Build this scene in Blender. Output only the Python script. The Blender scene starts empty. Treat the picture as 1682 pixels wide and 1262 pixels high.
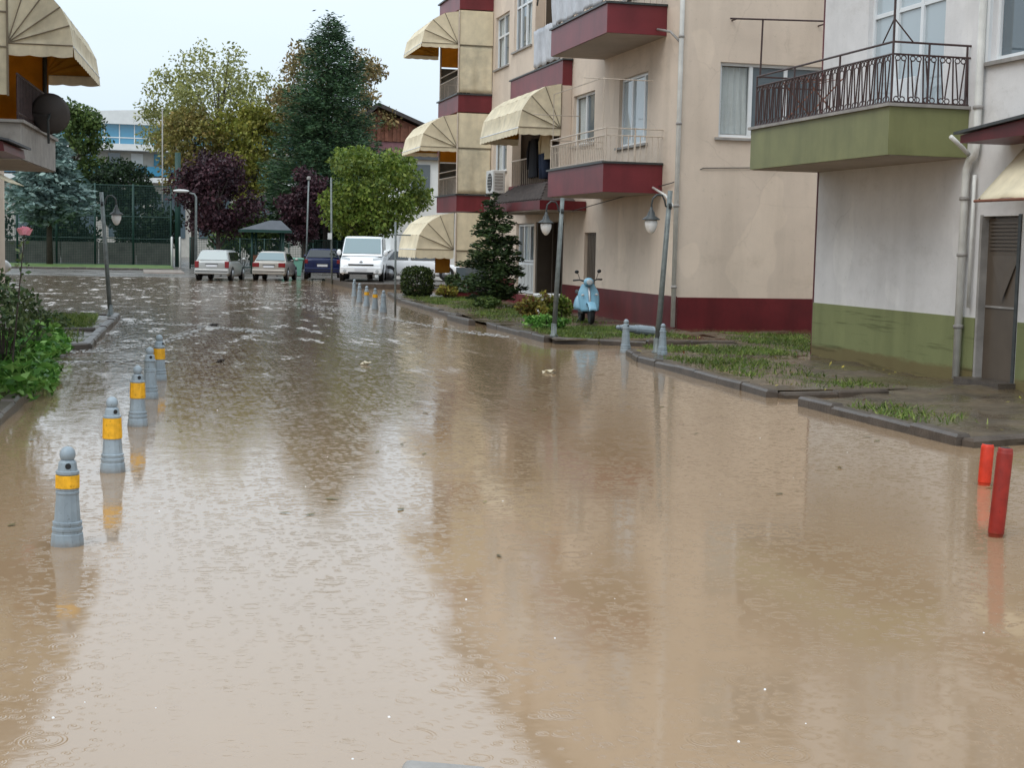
import bpy, bmesh, math, random
import numpy as np
from mathutils import Matrix, Vector
random.seed(7)
RNG = np.random.default_rng(7)
PI = math.pi
sc = bpy.context.scene
COL = sc.collection

# ------------------------------------------------------------------ camera, sky, sun, exposure
cd = bpy.data.cameras.new('camera'); cam = bpy.data.objects.new('camera', cd); COL.objects.link(cam)
cd.sensor_width = 36; cd.lens = 36*2430/1682; cd.clip_start = .1; cd.clip_end = 2000
M = Matrix.Rotation(-math.radians(14.3), 4, 'Z') @ Matrix.Rotation(PI/2-math.radians(5.36), 4, 'X') @ Matrix.Rotation(.021, 4, 'Z')
cam.location = (0, 0, 2.0); cam.rotation_euler = M.to_euler(); sc.camera = cam
SUN_EL, SUN_AZ = math.radians(52), math.radians(232)   # compass style, clockwise from +Y: behind the viewer, to the left
w = bpy.data.worlds.new('World'); sc.world = w; w.use_nodes = True
nt = w.node_tree; nt.nodes.clear()
sky = nt.nodes.new('ShaderNodeTexSky'); sky.sky_type = 'NISHITA'; sky.sun_disc = False
sky.sun_elevation = SUN_EL; sky.sun_rotation = SUN_AZ; sky.air_density = 1.0; sky.dust_density = 2.5
b1 = nt.nodes.new('ShaderNodeBackground'); b1.inputs[1].default_value = .1
b2 = nt.nodes.new('ShaderNodeBackground'); b2.inputs[1].default_value = 1.0   # the even cloud cover
cn = nt.nodes.new('ShaderNodeTexNoise'); cn.inputs['Scale'].default_value = 2.2; cn.inputs['Detail'].default_value = 4
tcs = nt.nodes.new('ShaderNodeTexCoord'); mps = nt.nodes.new('ShaderNodeMapping'); mps.inputs['Scale'].default_value = (1, 1, 3)
nt.links.new(tcs.outputs['Generated'], mps.inputs[0]); nt.links.new(mps.outputs[0], cn.inputs[0])
crs = nt.nodes.new('ShaderNodeValToRGB'); crs.color_ramp.elements[0].position = .3; crs.color_ramp.elements[1].position = .7
crs.color_ramp.elements[0].color = (.72, .845, .95, 1); crs.color_ramp.elements[1].color = (.81, .91, .995, 1)
nt.links.new(cn.outputs[0], crs.inputs[0]); nt.links.new(crs.outputs[0], b2.inputs[0])
sxyz = nt.nodes.new('ShaderNodeSeparateXYZ'); nt.links.new(tcs.outputs['Generated'], sxyz.inputs[0])
mr = nt.nodes.new('ShaderNodeMapRange'); mr.inputs[1].default_value = 0; mr.inputs[2].default_value = 1; mr.inputs[3].default_value = .98; mr.inputs[4].default_value = 2.1   # overcast skies brighten towards the zenith
nt.links.new(sxyz.outputs[2], mr.inputs[0]); nt.links.new(mr.outputs[0], b2.inputs[1])
mx = nt.nodes.new('ShaderNodeMixShader'); mx.inputs[0].default_value = .85
wo = nt.nodes.new('ShaderNodeOutputWorld')
nt.links.new(sky.outputs[0], b1.inputs[0]); nt.links.new(b1.outputs[0], mx.inputs[1]); nt.links.new(b2.outputs[0], mx.inputs[2]); nt.links.new(mx.outputs[0], wo.inputs[0])
sd = bpy.data.lights.new('sun', 'SUN'); sd.energy = 1.0; sd.angle = math.radians(35); sd.color = (1, .97, .92)
sun = bpy.data.objects.new('sun', sd); COL.objects.link(sun); sun.location = (-20, -20, 40)
sdir = Vector((math.sin(SUN_AZ)*math.cos(SUN_EL), math.cos(SUN_AZ)*math.cos(SUN_EL), math.sin(SUN_EL)))
sun.rotation_euler = sdir.to_track_quat('Z', 'Y').to_euler()
cy = sc.cycles; cy.max_bounces = 6; cy.diffuse_bounces = 3; cy.glossy_bounces = 3; cy.transparent_max_bounces = 12; cy.caustics_reflective = False; cy.caustics_refractive = False
sc.view_settings.view_transform = 'Standard'; sc.view_settings.look = 'None'
sc.view_settings.exposure = 0.14; sc.view_settings.gamma = 1.0; sc.view_settings.use_curve_mapping = False

# ------------------------------------------------------------------ materials
def C(r, g, b, k=1.0):
    f = lambda c: (c/255/12.92 if c/255 <= .04045 else ((c/255+.055)/1.055)**2.4)*k
    return (f(r), f(g), f(b), 1)
def node(nt, t, **kw):
    n = nt.nodes.new(t)
    for k, v in kw.items():
        if k in n.inputs: n.inputs[k].default_value = v
        else: setattr(n, k, v)
    return n
def new_mat(name):
    m = bpy.data.materials.new(name); m.use_nodes = True
    return m, m.node_tree, m.node_tree.nodes['Principled BSDF'], m.node_tree.links
def posmap(nt, scale):
    g = node(nt, 'ShaderNodeNewGeometry'); mp = node(nt, 'ShaderNodeMapping'); mp.inputs['Scale'].default_value = scale
    nt.links.new(g.outputs['Position'], mp.inputs['Vector']); return mp.outputs[0]
def noise(nt, scale3, sc_=1, detail=4, rough=.6):
    n = node(nt, 'ShaderNodeTexNoise'); n.inputs['Scale'].default_value = sc_; n.inputs['Detail'].default_value = detail; n.inputs['Roughness'].default_value = rough
    nt.links.new(posmap(nt, scale3), n.inputs['Vector']); return n.outputs['Fac']
def ramp(nt, fac, stops):
    r = node(nt, 'ShaderNodeValToRGB'); e = r.color_ramp.elements
    while len(e) < len(stops): e.new(.5)
    for i, (p, c) in enumerate(stops): e[i].position = p; e[i].color = c if len(c) == 4 else (*c, 1)
    nt.links.new(fac, r.inputs[0]); return r.outputs[0]
def mixc(nt, fac, a, b, mode='MIX'):
    m = node(nt, 'ShaderNodeMix'); m.data_type = 'RGBA'; m.blend_type = mode
    for s, v in ((0, fac), (6, a), (7, b)):
        if hasattr(v, 'is_linked'): nt.links.new(v, m.inputs[s])
        else: m.inputs[s].default_value = v
    return m.outputs[2]
def mth(nt, op, a, b=None, clamp=False):
    m = node(nt, 'ShaderNodeMath'); m.operation = op; m.use_clamp = clamp
    for i, v in enumerate((a, b)):
        if v is None: continue
        if hasattr(v, 'is_linked'): nt.links.new(v, m.inputs[i])
        else: m.inputs[i].default_value = v
    return m.outputs[0]
def dark(c, k): return (c[0]*k, c[1]*k, c[2]*k, 1)
def mk(name, col, rough=.6, var=.15, scale=2.0, metal=0, spec=.4, bump=0, bscale=40, streak=0, splash=0):
    m, nt, p, L = new_mat(name)
    f = noise(nt, (scale,)*3, 1, 5)
    c = ramp(nt, f, [(.3, dark(col, 1-var)), (.7, dark(col, 1+var))])
    if streak:
        f2 = noise(nt, (1.8, 1.8, .35), 1, 5, .6)
        k = ramp(nt, f2, [(.30, (1-streak, 1-streak, 1-streak, 1)), (.55, (1, 1, 1, 1))])
        c = mixc(nt, 1.0, c, k, 'MULTIPLY')
    if splash:   # mud splashed and dried above the waterline, and scuffs
        zc = node(nt, 'ShaderNodeSeparateXYZ'); g = node(nt, 'ShaderNodeNewGeometry'); L.new(g.outputs['Position'], zc.inputs[0])
        lv = mth(nt, 'SUBTRACT', mth(nt, 'MULTIPLY', noise(nt, (22, 22, 16), 1, 6, .75), splash*2), zc.outputs[2])
        c = mixc(nt, mth(nt, 'MULTIPLY', mth(nt, 'MULTIPLY', lv, 16, True), .5), c, C(120, 98, 70))
        sc2 = ramp(nt, noise(nt, (38, 38, 20), 1, 5, .8), [(.34, (.5, .48, .45, 1)), (.42, (1, 1, 1, 1))])
        c = mixc(nt, .8, c, sc2, 'MULTIPLY')
    L.new(c, p.inputs['Base Color']); p.inputs['Roughness'].default_value = rough; p.inputs['Metallic'].default_value = metal
    p.inputs['Specular IOR Level'].default_value = spec
    if bump:
        b = node(nt, 'ShaderNodeBump'); b.inputs['Strength'].default_value = bump; b.inputs['Distance'].default_value = .02
        L.new(noise(nt, (bscale,)*3, 1, 6), b.inputs['Height']); L.new(b.outputs[0], p.inputs['Normal'])
    return m
def plaster(name, col, grime=.3, mud=None, patch=.12, rough=.75):
    m, nt, p, L = new_mat(name)
    f = noise(nt, (.55,)*3, 1, 6, .65)
    c = ramp(nt, f, [(.32, dark(col, 1-patch)), (.68, dark(col, 1+patch*.6))])
    st = ramp(nt, noise(nt, (1.5, 1.5, .2), 1, 5, .6), [(.30, (1-grime, 1-grime*1.02, 1-grime*1.08, 1)), (.5, (1, 1, 1, 1))])
    c = mixc(nt, 1, c, st, 'MULTIPLY')
    sp = ramp(nt, noise(nt, (9,)*3, 1, 8, .8), [(.28, (.72, .72, .7, 1)), (.42, (1, 1, 1, 1))])
    c = mixc(nt, .8, c, sp, 'MULTIPLY')
    vo = node(nt, 'ShaderNodeTexVoronoi'); vo.feature = 'DISTANCE_TO_EDGE'; vo.inputs['Scale'].default_value = .55
    wv = node(nt, 'ShaderNodeMix'); wv.data_type = 'VECTOR'; wv.inputs[0].default_value = .22
    nz = node(nt, 'ShaderNodeTexNoise'); nz.inputs['Scale'].default_value = 2.5; nz.inputs['Detail'].default_value = 6
    pz = posmap(nt, (1, 1, 1)); L.new(pz, nz.inputs[0]); L.new(pz, wv.inputs[4]); L.new(nz.outputs['Color'], wv.inputs[5]); L.new(wv.outputs[1], vo.inputs[0])
    crack = ramp(nt, vo.outputs[0], [(.0, (.45, .42, .38, 1)), (.007, (1, 1, 1, 1))])
    cm = ramp(nt, noise(nt, (.35,)*3, 1, 3), [(.5, (0, 0, 0, 1)), (.6, (1, 1, 1, 1))])
    c = mixc(nt, mth(nt, 'MULTIPLY', cm, .2), c, mixc(nt, 1, c, crack, 'MULTIPLY'))
    rep = ramp(nt, noise(nt, (.8, .8, .6), 1, 2, .3), [(.63, (1, 1, 1, 1)), (.645, (1.1, 1.1, 1.09, 1))])   # patched render
    c = mixc(nt, .8, c, rep, 'MULTIPLY')
    damp = ramp(nt, noise(nt, (.45, .45, .9), 1, 6, .75), [(.30, (.70, .68, .64, 1)), (.44, (1, 1, 1, 1))])
    c = mixc(nt, .4, c, damp, 'MULTIPLY')
    if mud:
        zc = node(nt, 'ShaderNodeSeparateXYZ'); g = node(nt, 'ShaderNodeNewGeometry'); L.new(g.outputs['Position'], zc.inputs[0])
        n = noise(nt, (1.1, 1.1, 5), 1, 5)
        lvl = mth(nt, 'SUBTRACT', mth(nt, 'ADD', mth(nt, 'MULTIPLY', n, .35), mud-.17), zc.outputs[2])
        fac = mth(nt, 'MULTIPLY', lvl, 14, True)
        c = mixc(nt, mth(nt, 'MULTIPLY', fac, .75), c, C(112, 94, 62))
        ln = ramp(nt, noise(nt, (.5, .5, 9), 1, 3), [(.6, (1, 1, 1, 1)), (.68, (.5, .5, .45, 1))])
        c = mixc(nt, .7, c, ln, 'MULTIPLY')
    L.new(c, p.inputs['Base Color']); p.inputs['Roughness'].default_value = rough; p.inputs['Specular IOR Level'].default_value = .3
    b = node(nt, 'ShaderNodeBump'); b.inputs['Strength'].default_value = .35; b.inputs['Distance'].default_value = .008
    L.new(noise(nt, (30,)*3, 1, 5), b.inputs['Height']); L.new(b.outputs[0], p.inputs['Normal'])
    return m
def leafmat(name, c1, c2, c3, tr=.3):
    m, nt, p, L = new_mat(name)
    g = node(nt, 'ShaderNodeNewGeometry')
    c = ramp(nt, g.outputs['Random Per Island'], [(0, c1), (.5, c2), (1, c3)])
    k = ramp(nt, noise(nt, (.8,)*3, 1, 3), [(.35, (.62, .62, .62, 1)), (.65, (1.25, 1.25, 1.2, 1))])
    c = mixc(nt, 1, c, k, 'MULTIPLY')
    L.new(c, p.inputs['Base Color']); p.inputs['Roughness'].default_value = .5; p.inputs['Specular IOR Level'].default_value = .25
    t = node(nt, 'ShaderNodeBsdfTranslucent'); L.new(c, t.inputs[0])
    mxs = node(nt, 'ShaderNodeMixShader'); mxs.inputs[0].default_value = tr
    o = nt.nodes['Material Output']; L.new(p.outputs[0], mxs.inputs[1]); L.new(t.outputs[0], mxs.inputs[2]); L.new(mxs.outputs[0], o.inputs[0])
    return m
def glass(name, col=(.03, .04, .045, 1), tr=.0):
    m, nt, p, L = new_mat(name)
    p.inputs['Base Color'].default_value = col; p.inputs['Roughness'].default_value = .03; p.inputs['Specular IOR Level'].default_value = .9
    if tr:
        t = node(nt, 'ShaderNodeBsdfTransparent'); t.inputs[0].default_value = (.965, .975, .975, 1)
        mxs = node(nt, 'ShaderNodeMixShader'); mxs.inputs[0].default_value = tr; o = nt.nodes['Material Output']
        L.new(p.outputs[0], mxs.inputs[1]); L.new(t.outputs[0], mxs.inputs[2]); L.new(mxs.outputs[0], o.inputs[0])
    return m

MT = {}
MT['beige'] = plaster('beige_plaster', (.67, .555, .45, 1), .10, patch=.09)
MT['lilac'] = plaster('white_plaster', (.72, .70, .69, 1), .08, patch=.14)
MT['wine'] = mk('burgundy_paint', (.165, .024, .03, 1), .4, .2, 1.2, streak=.25)
MT['winedark'] = mk('burgundy_plinth_paint', (.115, .011, .014, 1), .42, .25, 1.2, streak=.3, splash=.12)
MT['green'] = mk('olive_paint', (.205, .212, .092, 1), .5, .12, 1.5, streak=.2)
MT['greenplinth'] = plaster('olive_plinth_paint', (.225, .245, .11, 1), .15, mud=.30)
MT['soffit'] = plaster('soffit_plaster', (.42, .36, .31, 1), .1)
MT['concrete'] = mk('grey_concrete', (.30, .28, .26, 1), .6, .25, 3, bump=.3)
MT['kerb'] = mk('wet_kerb_concrete', (.08, .064, .052, 1), .35, .35, 4, bump=.4, bscale=25)
MT['white'] = mk('white_plastic_frame', (.72, .74, .75, 1), .35, .06)
MT['glass'] = glass('window_glass', (.10, .13, .15, 1))
MT['glass_sky'] = glass('painted_sky_glass', (.40, .46, .49, 1))  # pale base colour paints in the reflected sky
MT['glassclear'] = glass('clear_window_glass', (.05, .06, .06, 1), .85)
MT['curtain'] = mk('pale_curtain', (.86, .88, .86, 1), .85, .05, 8)
MT['room'] = mk('dim_room', (.15, .145, .125, 1), .9, .25)
MT['cream'] = mk('cream_awning_fabric', (.80, .70, .50, 1), .8, .10, 3, streak=.14)
MT['creamold'] = mk('weathered_awning_fabric', (.74, .65, .47, 1), .8, .16, 3, streak=.2)
MT['orange'] = mk('ochre_lining_fabric', (.62, .33, .05, 1), .8, .15, 3)
MT['rib'] = mk('dark_seam', (.20, .16, .11, 1), .6, .2)
MT['rustrail'] = mk('brown_painted_iron', (.055, .03, .028, 1), .5, .4, 9)
MT['creamrail'] = mk('cream_painted_iron', (.52, .44, .36, 1), .5, .15, 9)
MT['pipe'] = mk('ivory_pipe', (.70, .69, .65, 1), .35, .12, 4, streak=.2)
MT['steel'] = mk('galvanised_post', (.17, .19, .185, 1), .5, .3, 8, metal=.2)
MT['darkmetal'] = mk('dark_painted_metal', (.045, .05, .05, 1), .4, .3, 9)
MT['globe'] = mk('opal_globe', (.80, .80, .80, 1), .25, .04)
MT['bollard'] = mk('grey_bollard_plastic', (.29, .345, .385, 1), .42, .16, 6, streak=.2, splash=.05)
MT['yellow'] = mk('yellow_reflective_band', (.78, .40, .02, 1), .4, .2, 20, splash=.01)
MT['red'] = mk('red_painted_post', (.27, .018, .010, 1), .5, .22, 10, streak=.25, splash=.04)
MT['redbright'] = mk('bright_red_post_paint', (.58, .036, .012, 1), .5, .2, 10, splash=.03)
MT['silver'] = mk('silver_car_paint', (.40, .40, .385, 1), .28, .05, 1, metal=.35)
MT['champagne'] = mk('champagne_car_paint', (.42, .385, .34, 1), .28, .05, 1, metal=.3)
MT['navy'] = mk('navy_car_paint', (.006, .012, .06, 1), .2, .1, 1)
MT['carwhite'] = mk('white_car_paint', (.80, .81, .82, 1), .25, .03, 1)
MT['tyre'] = mk('black_rubber', (.012, .012, .013, 1), .7, .2, 9)
MT['blacktrim'] = mk('black_trim', (.015, .015, .016, 1), .4, .2, 9)
MT['rim'] = mk('alloy_rim', (.40, .40, .41, 1), .35, .1, 9, metal=.6)
MT['carglass'] = glass('car_glass', (.16, .22, .23, 1))
MT['carglassdark'] = glass('dark_car_glass', (.012, .015, .017, 1))
MT['tail'] = mk('red_lamp_lens', (.20, .010, .012, 1), .2, .1, 9)
MT['lens'] = mk('clear_lamp_lens', (.45, .47, .48, 1), .12, .15, 30)
MT['plate'] = mk('white_number_plate', (.68, .69, .72, 1), .4, .05)
MT['skyblue'] = mk('pale_blue_scooter_paint', (.22, .43, .56, 1), .25, .05, 3)
MT['bark'] = mk('bark', (.055, .043, .035, 1), .9, .35, 9, bump=.5, bscale=14)
MT['rooftile'] = mk('dark_roof_tiles', (.05, .038, .034, 1), .6, .35, 8, bump=.5, bscale=14)
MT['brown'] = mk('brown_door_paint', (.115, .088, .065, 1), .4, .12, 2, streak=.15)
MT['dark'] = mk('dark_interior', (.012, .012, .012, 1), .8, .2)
MT['sheet'] = mk('grey_plastic_sheet', (.50, .51, .54, 1), .35, .15, 3, streak=.15)
MT['cloth_black'] = mk('black_cloth', (.008, .009, .014, 1), .9, .2)
MT['cloth_beige'] = mk('beige_cloth', (.55, .46, .30, 1), .9, .12)
MT['denim'] = mk('blue_denim', (.03, .045, .085, 1), .9, .2)
MT['acwhite'] = mk('white_metal_casing', (.58, .58, .56, 1), .4, .1)
MT['dish'] = mk('grey_dish_paint', (.075, .065, .062, 1), .5, .15)
MT['blueglass'] = glass('blue_facade_glass', (.07, .27, .42, 1))
MT['facwhite'] = mk('white_cladding', (.70, .70, .68, 1), .6, .06)
MT['faccream'] = mk('cream_render', (.46, .43, .38, 1), .7, .12)
MT['fencegreen'] = mk('dark_green_fence_paint', (.012, .045, .035, 1), .5, .2)
MT['pinkwall'] = mk('mauve_render', (.26, .12, .13, 1), .7, .15)
MT['timber'] = mk('reddish_timber', (.22, .085, .05, 1), .7, .3, 4)
MT['slate'] = mk('grey_blue_roof_sheet', (.075, .08, .09, 1), .75, .15)
MT['binbox'] = mk('mint_plastic', (.16, .36, .27, 1), .5, .1)
MT['pinkpetal'] = mk('pink_petals', (.85, .36, .44, 1), .6, .15, 30)
MT['pave'] = mk('wet_paving', (.34, .28, .24, 1), .3, .2, 2)

def let_light_through(m, fac):     # awning cloth passes some daylight
    nt = m.node_tree; p = nt.nodes['Principled BSDF']; o = nt.nodes['Material Output']
    t = node(nt, 'ShaderNodeBsdfTranslucent'); mxs = node(nt, 'ShaderNodeMixShader'); mxs.inputs[0].default_value = fac
    nt.links.new(p.inputs['Base Color'].links[0].from_socket, t.inputs[0])
    nt.links.new(p.outputs[0], mxs.inputs[1]); nt.links.new(t.outputs[0], mxs.inputs[2]); nt.links.new(mxs.outputs[0], o.inputs[0])
for k_, f_ in (('cream', .12), ('creamold', .12), ('orange', .5)): let_light_through(MT[k_], f_)

def ground_mat():
    m, nt, p, L = new_mat('wet_asphalt')
    c = ramp(nt, noise(nt, (.25, .25, .25), 1, 6, .7), [(.3, (.10, .09, .08, 1)), (.7, (.19, .17, .15, 1))])
    L.new(c, p.inputs['Base Color'])
    r = ramp(nt, noise(nt, (.5, .9, 1), 1, 5), [(.35, (.12, .12, .12, 1)), (.6, (.4, .4, .4, 1))])
    L.new(r, p.inputs['Roughness'])
    b = node(nt, 'ShaderNodeBump'); b.inputs['Strength'].default_value = .3; b.inputs['Distance'].default_value = .01
    L.new(noise(nt, (18,)*3, 1, 4), b.inputs['Height']); L.new(b.outputs[0], p.inputs['Normal'])
    return m
MT['ground'] = ground_mat()
def soil_mat():
    m, nt, p, L = new_mat('wet_mud_soil')
    c = ramp(nt, noise(nt, (1.3,)*3, 1, 7, .7), [(.3, (.05, .037, .023, 1)), (.5, (.095, .071, .045, 1)), (.72, (.15, .112, .07, 1))])
    L.new(c, p.inputs['Base Color'])
    L.new(ramp(nt, noise(nt, (.9,)*3, 1, 4), [(.42, (.08, .08, .08, 1)), (.62, (.6, .6, .6, 1))]), p.inputs['Roughness'])
    b = node(nt, 'ShaderNodeBump'); b.inputs['Strength'].default_value = .5; b.inputs['Distance'].default_value = .02
    L.new(noise(nt, (7,)*3, 1, 6), b.inputs['Height']); L.new(b.outputs[0], p.inputs['Normal'])
    return m
MT['soil'] = soil_mat()
MT['lawn'] = mk('lawn_green', (.085, .14, .03, 1), .7, .35, 2.5, bump=.6, bscale=20)

def water_mat():
    m, nt, p, L = new_mat('muddy_flood_water')
    g = node(nt, 'ShaderNodeNewGeometry'); sx = node(nt, 'ShaderNodeSeparateXYZ'); L.new(g.outputs['Position'], sx.inputs[0])
    X, Y = sx.outputs[0], sx.outputs[1]
    # where the current runs fast: up the road beyond the first bollards, off the right-hand slack water
    wob = noise(nt, (.12, .06, .1), 1, 3)
    fy = mth(nt, 'MULTIPLY', mth(nt, 'SUBTRACT', mth(nt, 'ADD', Y, mth(nt, 'MULTIPLY', wob, 12)), 20), .055, True)
    fx = mth(nt, 'MULTIPLY', mth(nt, 'SUBTRACT', mth(nt, 'ADD', 6.2, mth(nt, 'MULTIPLY', Y, .035)), X), .5, True)
    flow = mth(nt, 'MULTIPLY', fy, fx)
    n1 = noise(nt, (4.5, 1.1, 1), 1, 4, .6)          # current-aligned chop
    n2 = noise(nt, (1.3, .35, 1), 1, 3, .5)
    n3 = noise(nt, (2.2, 3.2, 1), 1, 3, .5)          # slow swell near the viewer
    n4 = noise(nt, (14, 22, 1), 1, 3, .5)
    h = mth(nt, 'MULTIPLY', mth(nt, 'ADD', mth(nt, 'MULTIPLY', n1, .019), mth(nt, 'MULTIPLY', n2, .026)), flow)
    far = mth(nt, 'MULTIPLY', mth(nt, 'SUBTRACT', Y, 26), .035, True)
    n5 = noise(nt, (1.1, .33, 1), 1, 5, .65)
    h = mth(nt, 'ADD', h, mth(nt, 'MULTIPLY', mth(nt, 'MULTIPLY', n5, .11), mth(nt, 'MULTIPLY', far, fx)))
    h = mth(nt, 'ADD', h, mth(nt, 'MULTIPLY', n3, .0015))
    h = mth(nt, 'ADD', h, mth(nt, 'MULTIPLY', n4, .00025))
    def rings(s, amp, k, thr, off):
        mp = node(nt, 'ShaderNodeMapping'); mp.inputs['Scale'].default_value = (s, s, s); mp.inputs['Location'].default_value = off
        L.new(g.outputs['Position'], mp.inputs[0])
        v = node(nt, 'ShaderNodeTexVoronoi'); v.voronoi_dimensions = '2D'; v.inputs['Scale'].default_value = 1
        L.new(mp.outputs[0], v.inputs['Vector'])
        sp = node(nt, 'ShaderNodeSeparateColor'); L.new(v.outputs['Color'], sp.inputs[0])
        on = mth(nt, 'GREATER_THAN', sp.outputs[0], thr)
        rad = mth(nt, 'ADD', mth(nt, 'MULTIPLY', sp.outputs[1], .34), .06)
        d = v.outputs['Distance']
        env = mth(nt, 'SUBTRACT', 1, mth(nt, 'MULTIPLY', mth(nt, 'ABSOLUTE', mth(nt, 'SUBTRACT', d, rad)), 7), True)
        wv = mth(nt, 'SINE', mth(nt, 'MULTIPLY', d, k))
        return mth(nt, 'MULTIPLY', mth(nt, 'MULTIPLY', wv, env), mth(nt, 'MULTIPLY', on, amp))
    h = mth(nt, 'ADD', h, rings(14, .00022, 40, .4, (0, 0, 0)))
    h = mth(nt, 'ADD', h, rings(4.2, .00032, 80, .72, (3.3, 1.7, 0)))
    h = mth(nt, 'ADD', h, rings(9, .00030, 48, .5, (7.3, 5.7, 0)))
    b = node(nt, 'ShaderNodeBump'); b.inputs['Strength'].default_value = 1; b.inputs['Distance'].default_value = 1
    L.new(h, b.inputs['Height']); L.new(b.outputs[0], p.inputs['Normal'])
    mud = ramp(nt, noise(nt, (.22, .12, .2), 1, 5), [(.3, (.285, .188, .108, 1)), (.7, (.34, .230, .136, 1))])
    # froth carried on the fast water
    fo = noise(nt, (1.5, .42, 1), 1, 7, .75)
    ff = ramp(nt, fo, [(.55, (0, 0, 0, 1)), (.64, (1, 1, 1, 1))])
    ffv = mth(nt, 'MULTIPLY', ff, flow)
    col = mixc(nt, mth(nt, 'MULTIPLY', flow, .55), mud, (.11, .082, .066, 1))  # fast water coloured darker to stand in for the trees' reflection
    col = mixc(nt, mth(nt, 'MULTIPLY', ffv, .5), col, (.62, .60, .57, 1))
    L.new(col, p.inputs['Base Color'])
    p.inputs['IOR'].default_value = 1.74; p.inputs['Specular IOR Level'].default_value = .5
    L.new(mth(nt, 'ADD', mth(nt, 'MULTIPLY', ffv, .4), .065), p.inputs['Roughness'])
    return m
MT['water'] = water_mat()

# ------------------------------------------------------------------ mesh helpers
class MB:
    def __init__(s): s.v = []; s.f = []
    def add(s, v, f):
        n = len(s.v); s.v += [tuple(q) for q in v]; s.f += [tuple(i+n for i in q) for q in f]; return s
    def box(s, x0, x1, y0, y1, z0, z1):
        return s.add([(x0,y0,z0),(x1,y0,z0),(x1,y1,z0),(x0,y1,z0),(x0,y0,z1),(x1,y0,z1),(x1,y1,z1),(x0,y1,z1)],
                     [(3,2,1,0),(4,5,6,7),(0,1,5,4),(1,2,6,5),(2,3,7,6),(3,0,4,7)])
    def hexa(s, bot, top):
        return s.add(list(bot)+list(top), [(3,2,1,0),(4,5,6,7),(0,1,5,4),(1,2,6,5),(2,3,7,6),(3,0,4,7)])
    def tube(s, pts, r, seg=8, cap=True):
        pts = [Vector(q) for q in pts]; n = len(pts); rr = r if isinstance(r, (list, tuple)) else [r]*n
        up = Vector((0, 0, 1)); V = []; F = []; t0 = (pts[1]-pts[0]).normalized()
        a = t0.cross(up) if abs(t0.dot(up)) < .95 else t0.cross(Vector((1, 0, 0))); a.normalize()
        for i in range(n):
            t = (pts[min(i+1, n-1)]-pts[max(i-1, 0)]).normalized()
            a = (a - t*a.dot(t)).normalized(); b = t.cross(a)
            for k in range(seg):
                th = 2*PI*k/seg; V.append(pts[i] + (a*math.cos(th)+b*math.sin(th))*rr[i])
        for i in range(n-1):
            for k in range(seg):
                k2 = (k+1) % seg; F.append((i*seg+k, i*seg+k2, (i+1)*seg+k2, (i+1)*seg+k))
        if cap: F.append(tuple(range(seg))[::-1]); F.append(tuple((n-1)*seg+k for k in range(seg)))
        return s.add(V, F)
    def lathe(s, prof, seg=16, c=(0, 0, 0), axis='Z', rot=0):
        V = []; F = []; n = len(prof)
        for (r, z) in prof:
            for k in range(seg):
                th = 2*PI*k/seg+rot; x, y = r*math.cos(th), r*math.sin(th)
                q = (x, y, z) if axis == 'Z' else ((z, x, y) if axis == 'X' else (y, z, x))
                V.append((q[0]+c[0], q[1]+c[1], q[2]+c[2]))
        for i in range(n-1):
            for k in range(seg):
                k2 = (k+1) % seg; F.append((i*seg+k, i*seg+k2, (i+1)*seg+k2, (i+1)*seg+k))
        F.append(tuple(range(seg))[::-1]); F.append(tuple((n-1)*seg+k for k in range(seg)))
        return s.add(V, F)
    def ball(s, c, rx, ry=None, rz=None, seg=12, rings=8):
        ry = ry or rx; rz = rz or rx; V = []; F = []
        for i in range(rings+1):
            ph = PI*i/rings
            for k in range(seg):
                th = 2*PI*k/seg; V.append((c[0]+rx*math.sin(ph)*math.cos(th), c[1]+ry*math.sin(ph)*math.sin(th), c[2]-rz*math.cos(ph)))
        for i in range(rings):
            for k in range(seg):
                k2 = (k+1) % seg; F.append((i*seg+k, i*seg+k2, (i+1)*seg+k2, (i+1)*seg+k))
        return s.add(V, F)
    def prism(s, poly, z0, z1):
        n = len(poly); V = [(x, y, z0) for x, y in poly]+[(x, y, z1) for x, y in poly]
        return s.add(V, [tuple(range(n))[::-1], tuple(range(n, 2*n))]+[(i, (i+1) % n, n+(i+1) % n, n+i) for i in range(n)])
    def extx(s, poly, x0, x1):   # polygon in (y,z)
        n = len(poly); V = [(x0, y, z) for y, z in poly]+[(x1, y, z) for y, z in poly]
        return s.add(V, [tuple(range(n))[::-1], tuple(range(n, 2*n))]+[(i, (i+1) % n, n+(i+1) % n, n+i) for i in range(n)])
    def exty(s, poly, y0, y1):   # polygon in (x,z)
        n = len(poly); V = [(x, y0, z) for x, z in poly]+[(x, y1, z) for x, z in poly]
        return s.add(V, [tuple(range(n)), tuple(range(n, 2*n))[::-1]]+[((i+1) % n, i, n+i, n+(i+1) % n) for i in range(n)])
    def grid(s, fn, nu, nv):
        V = [fn(i/nu, j/nv) for j in range(nv+1) for i in range(nu+1)]
        F = [(j*(nu+1)+i, j*(nu+1)+i+1, (j+1)*(nu+1)+i+1, (j+1)*(nu+1)+i) for j in range(nv) for i in range(nu)]
        return s.add(V, F)
    def build(s, name, mat, parent=None, smooth=False, bevel=0, fix=True, solid=0):
        return mesh_obj(name, np.array(s.v, dtype=float), s.f, mat, parent, smooth, bevel, fix, solid)

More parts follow.
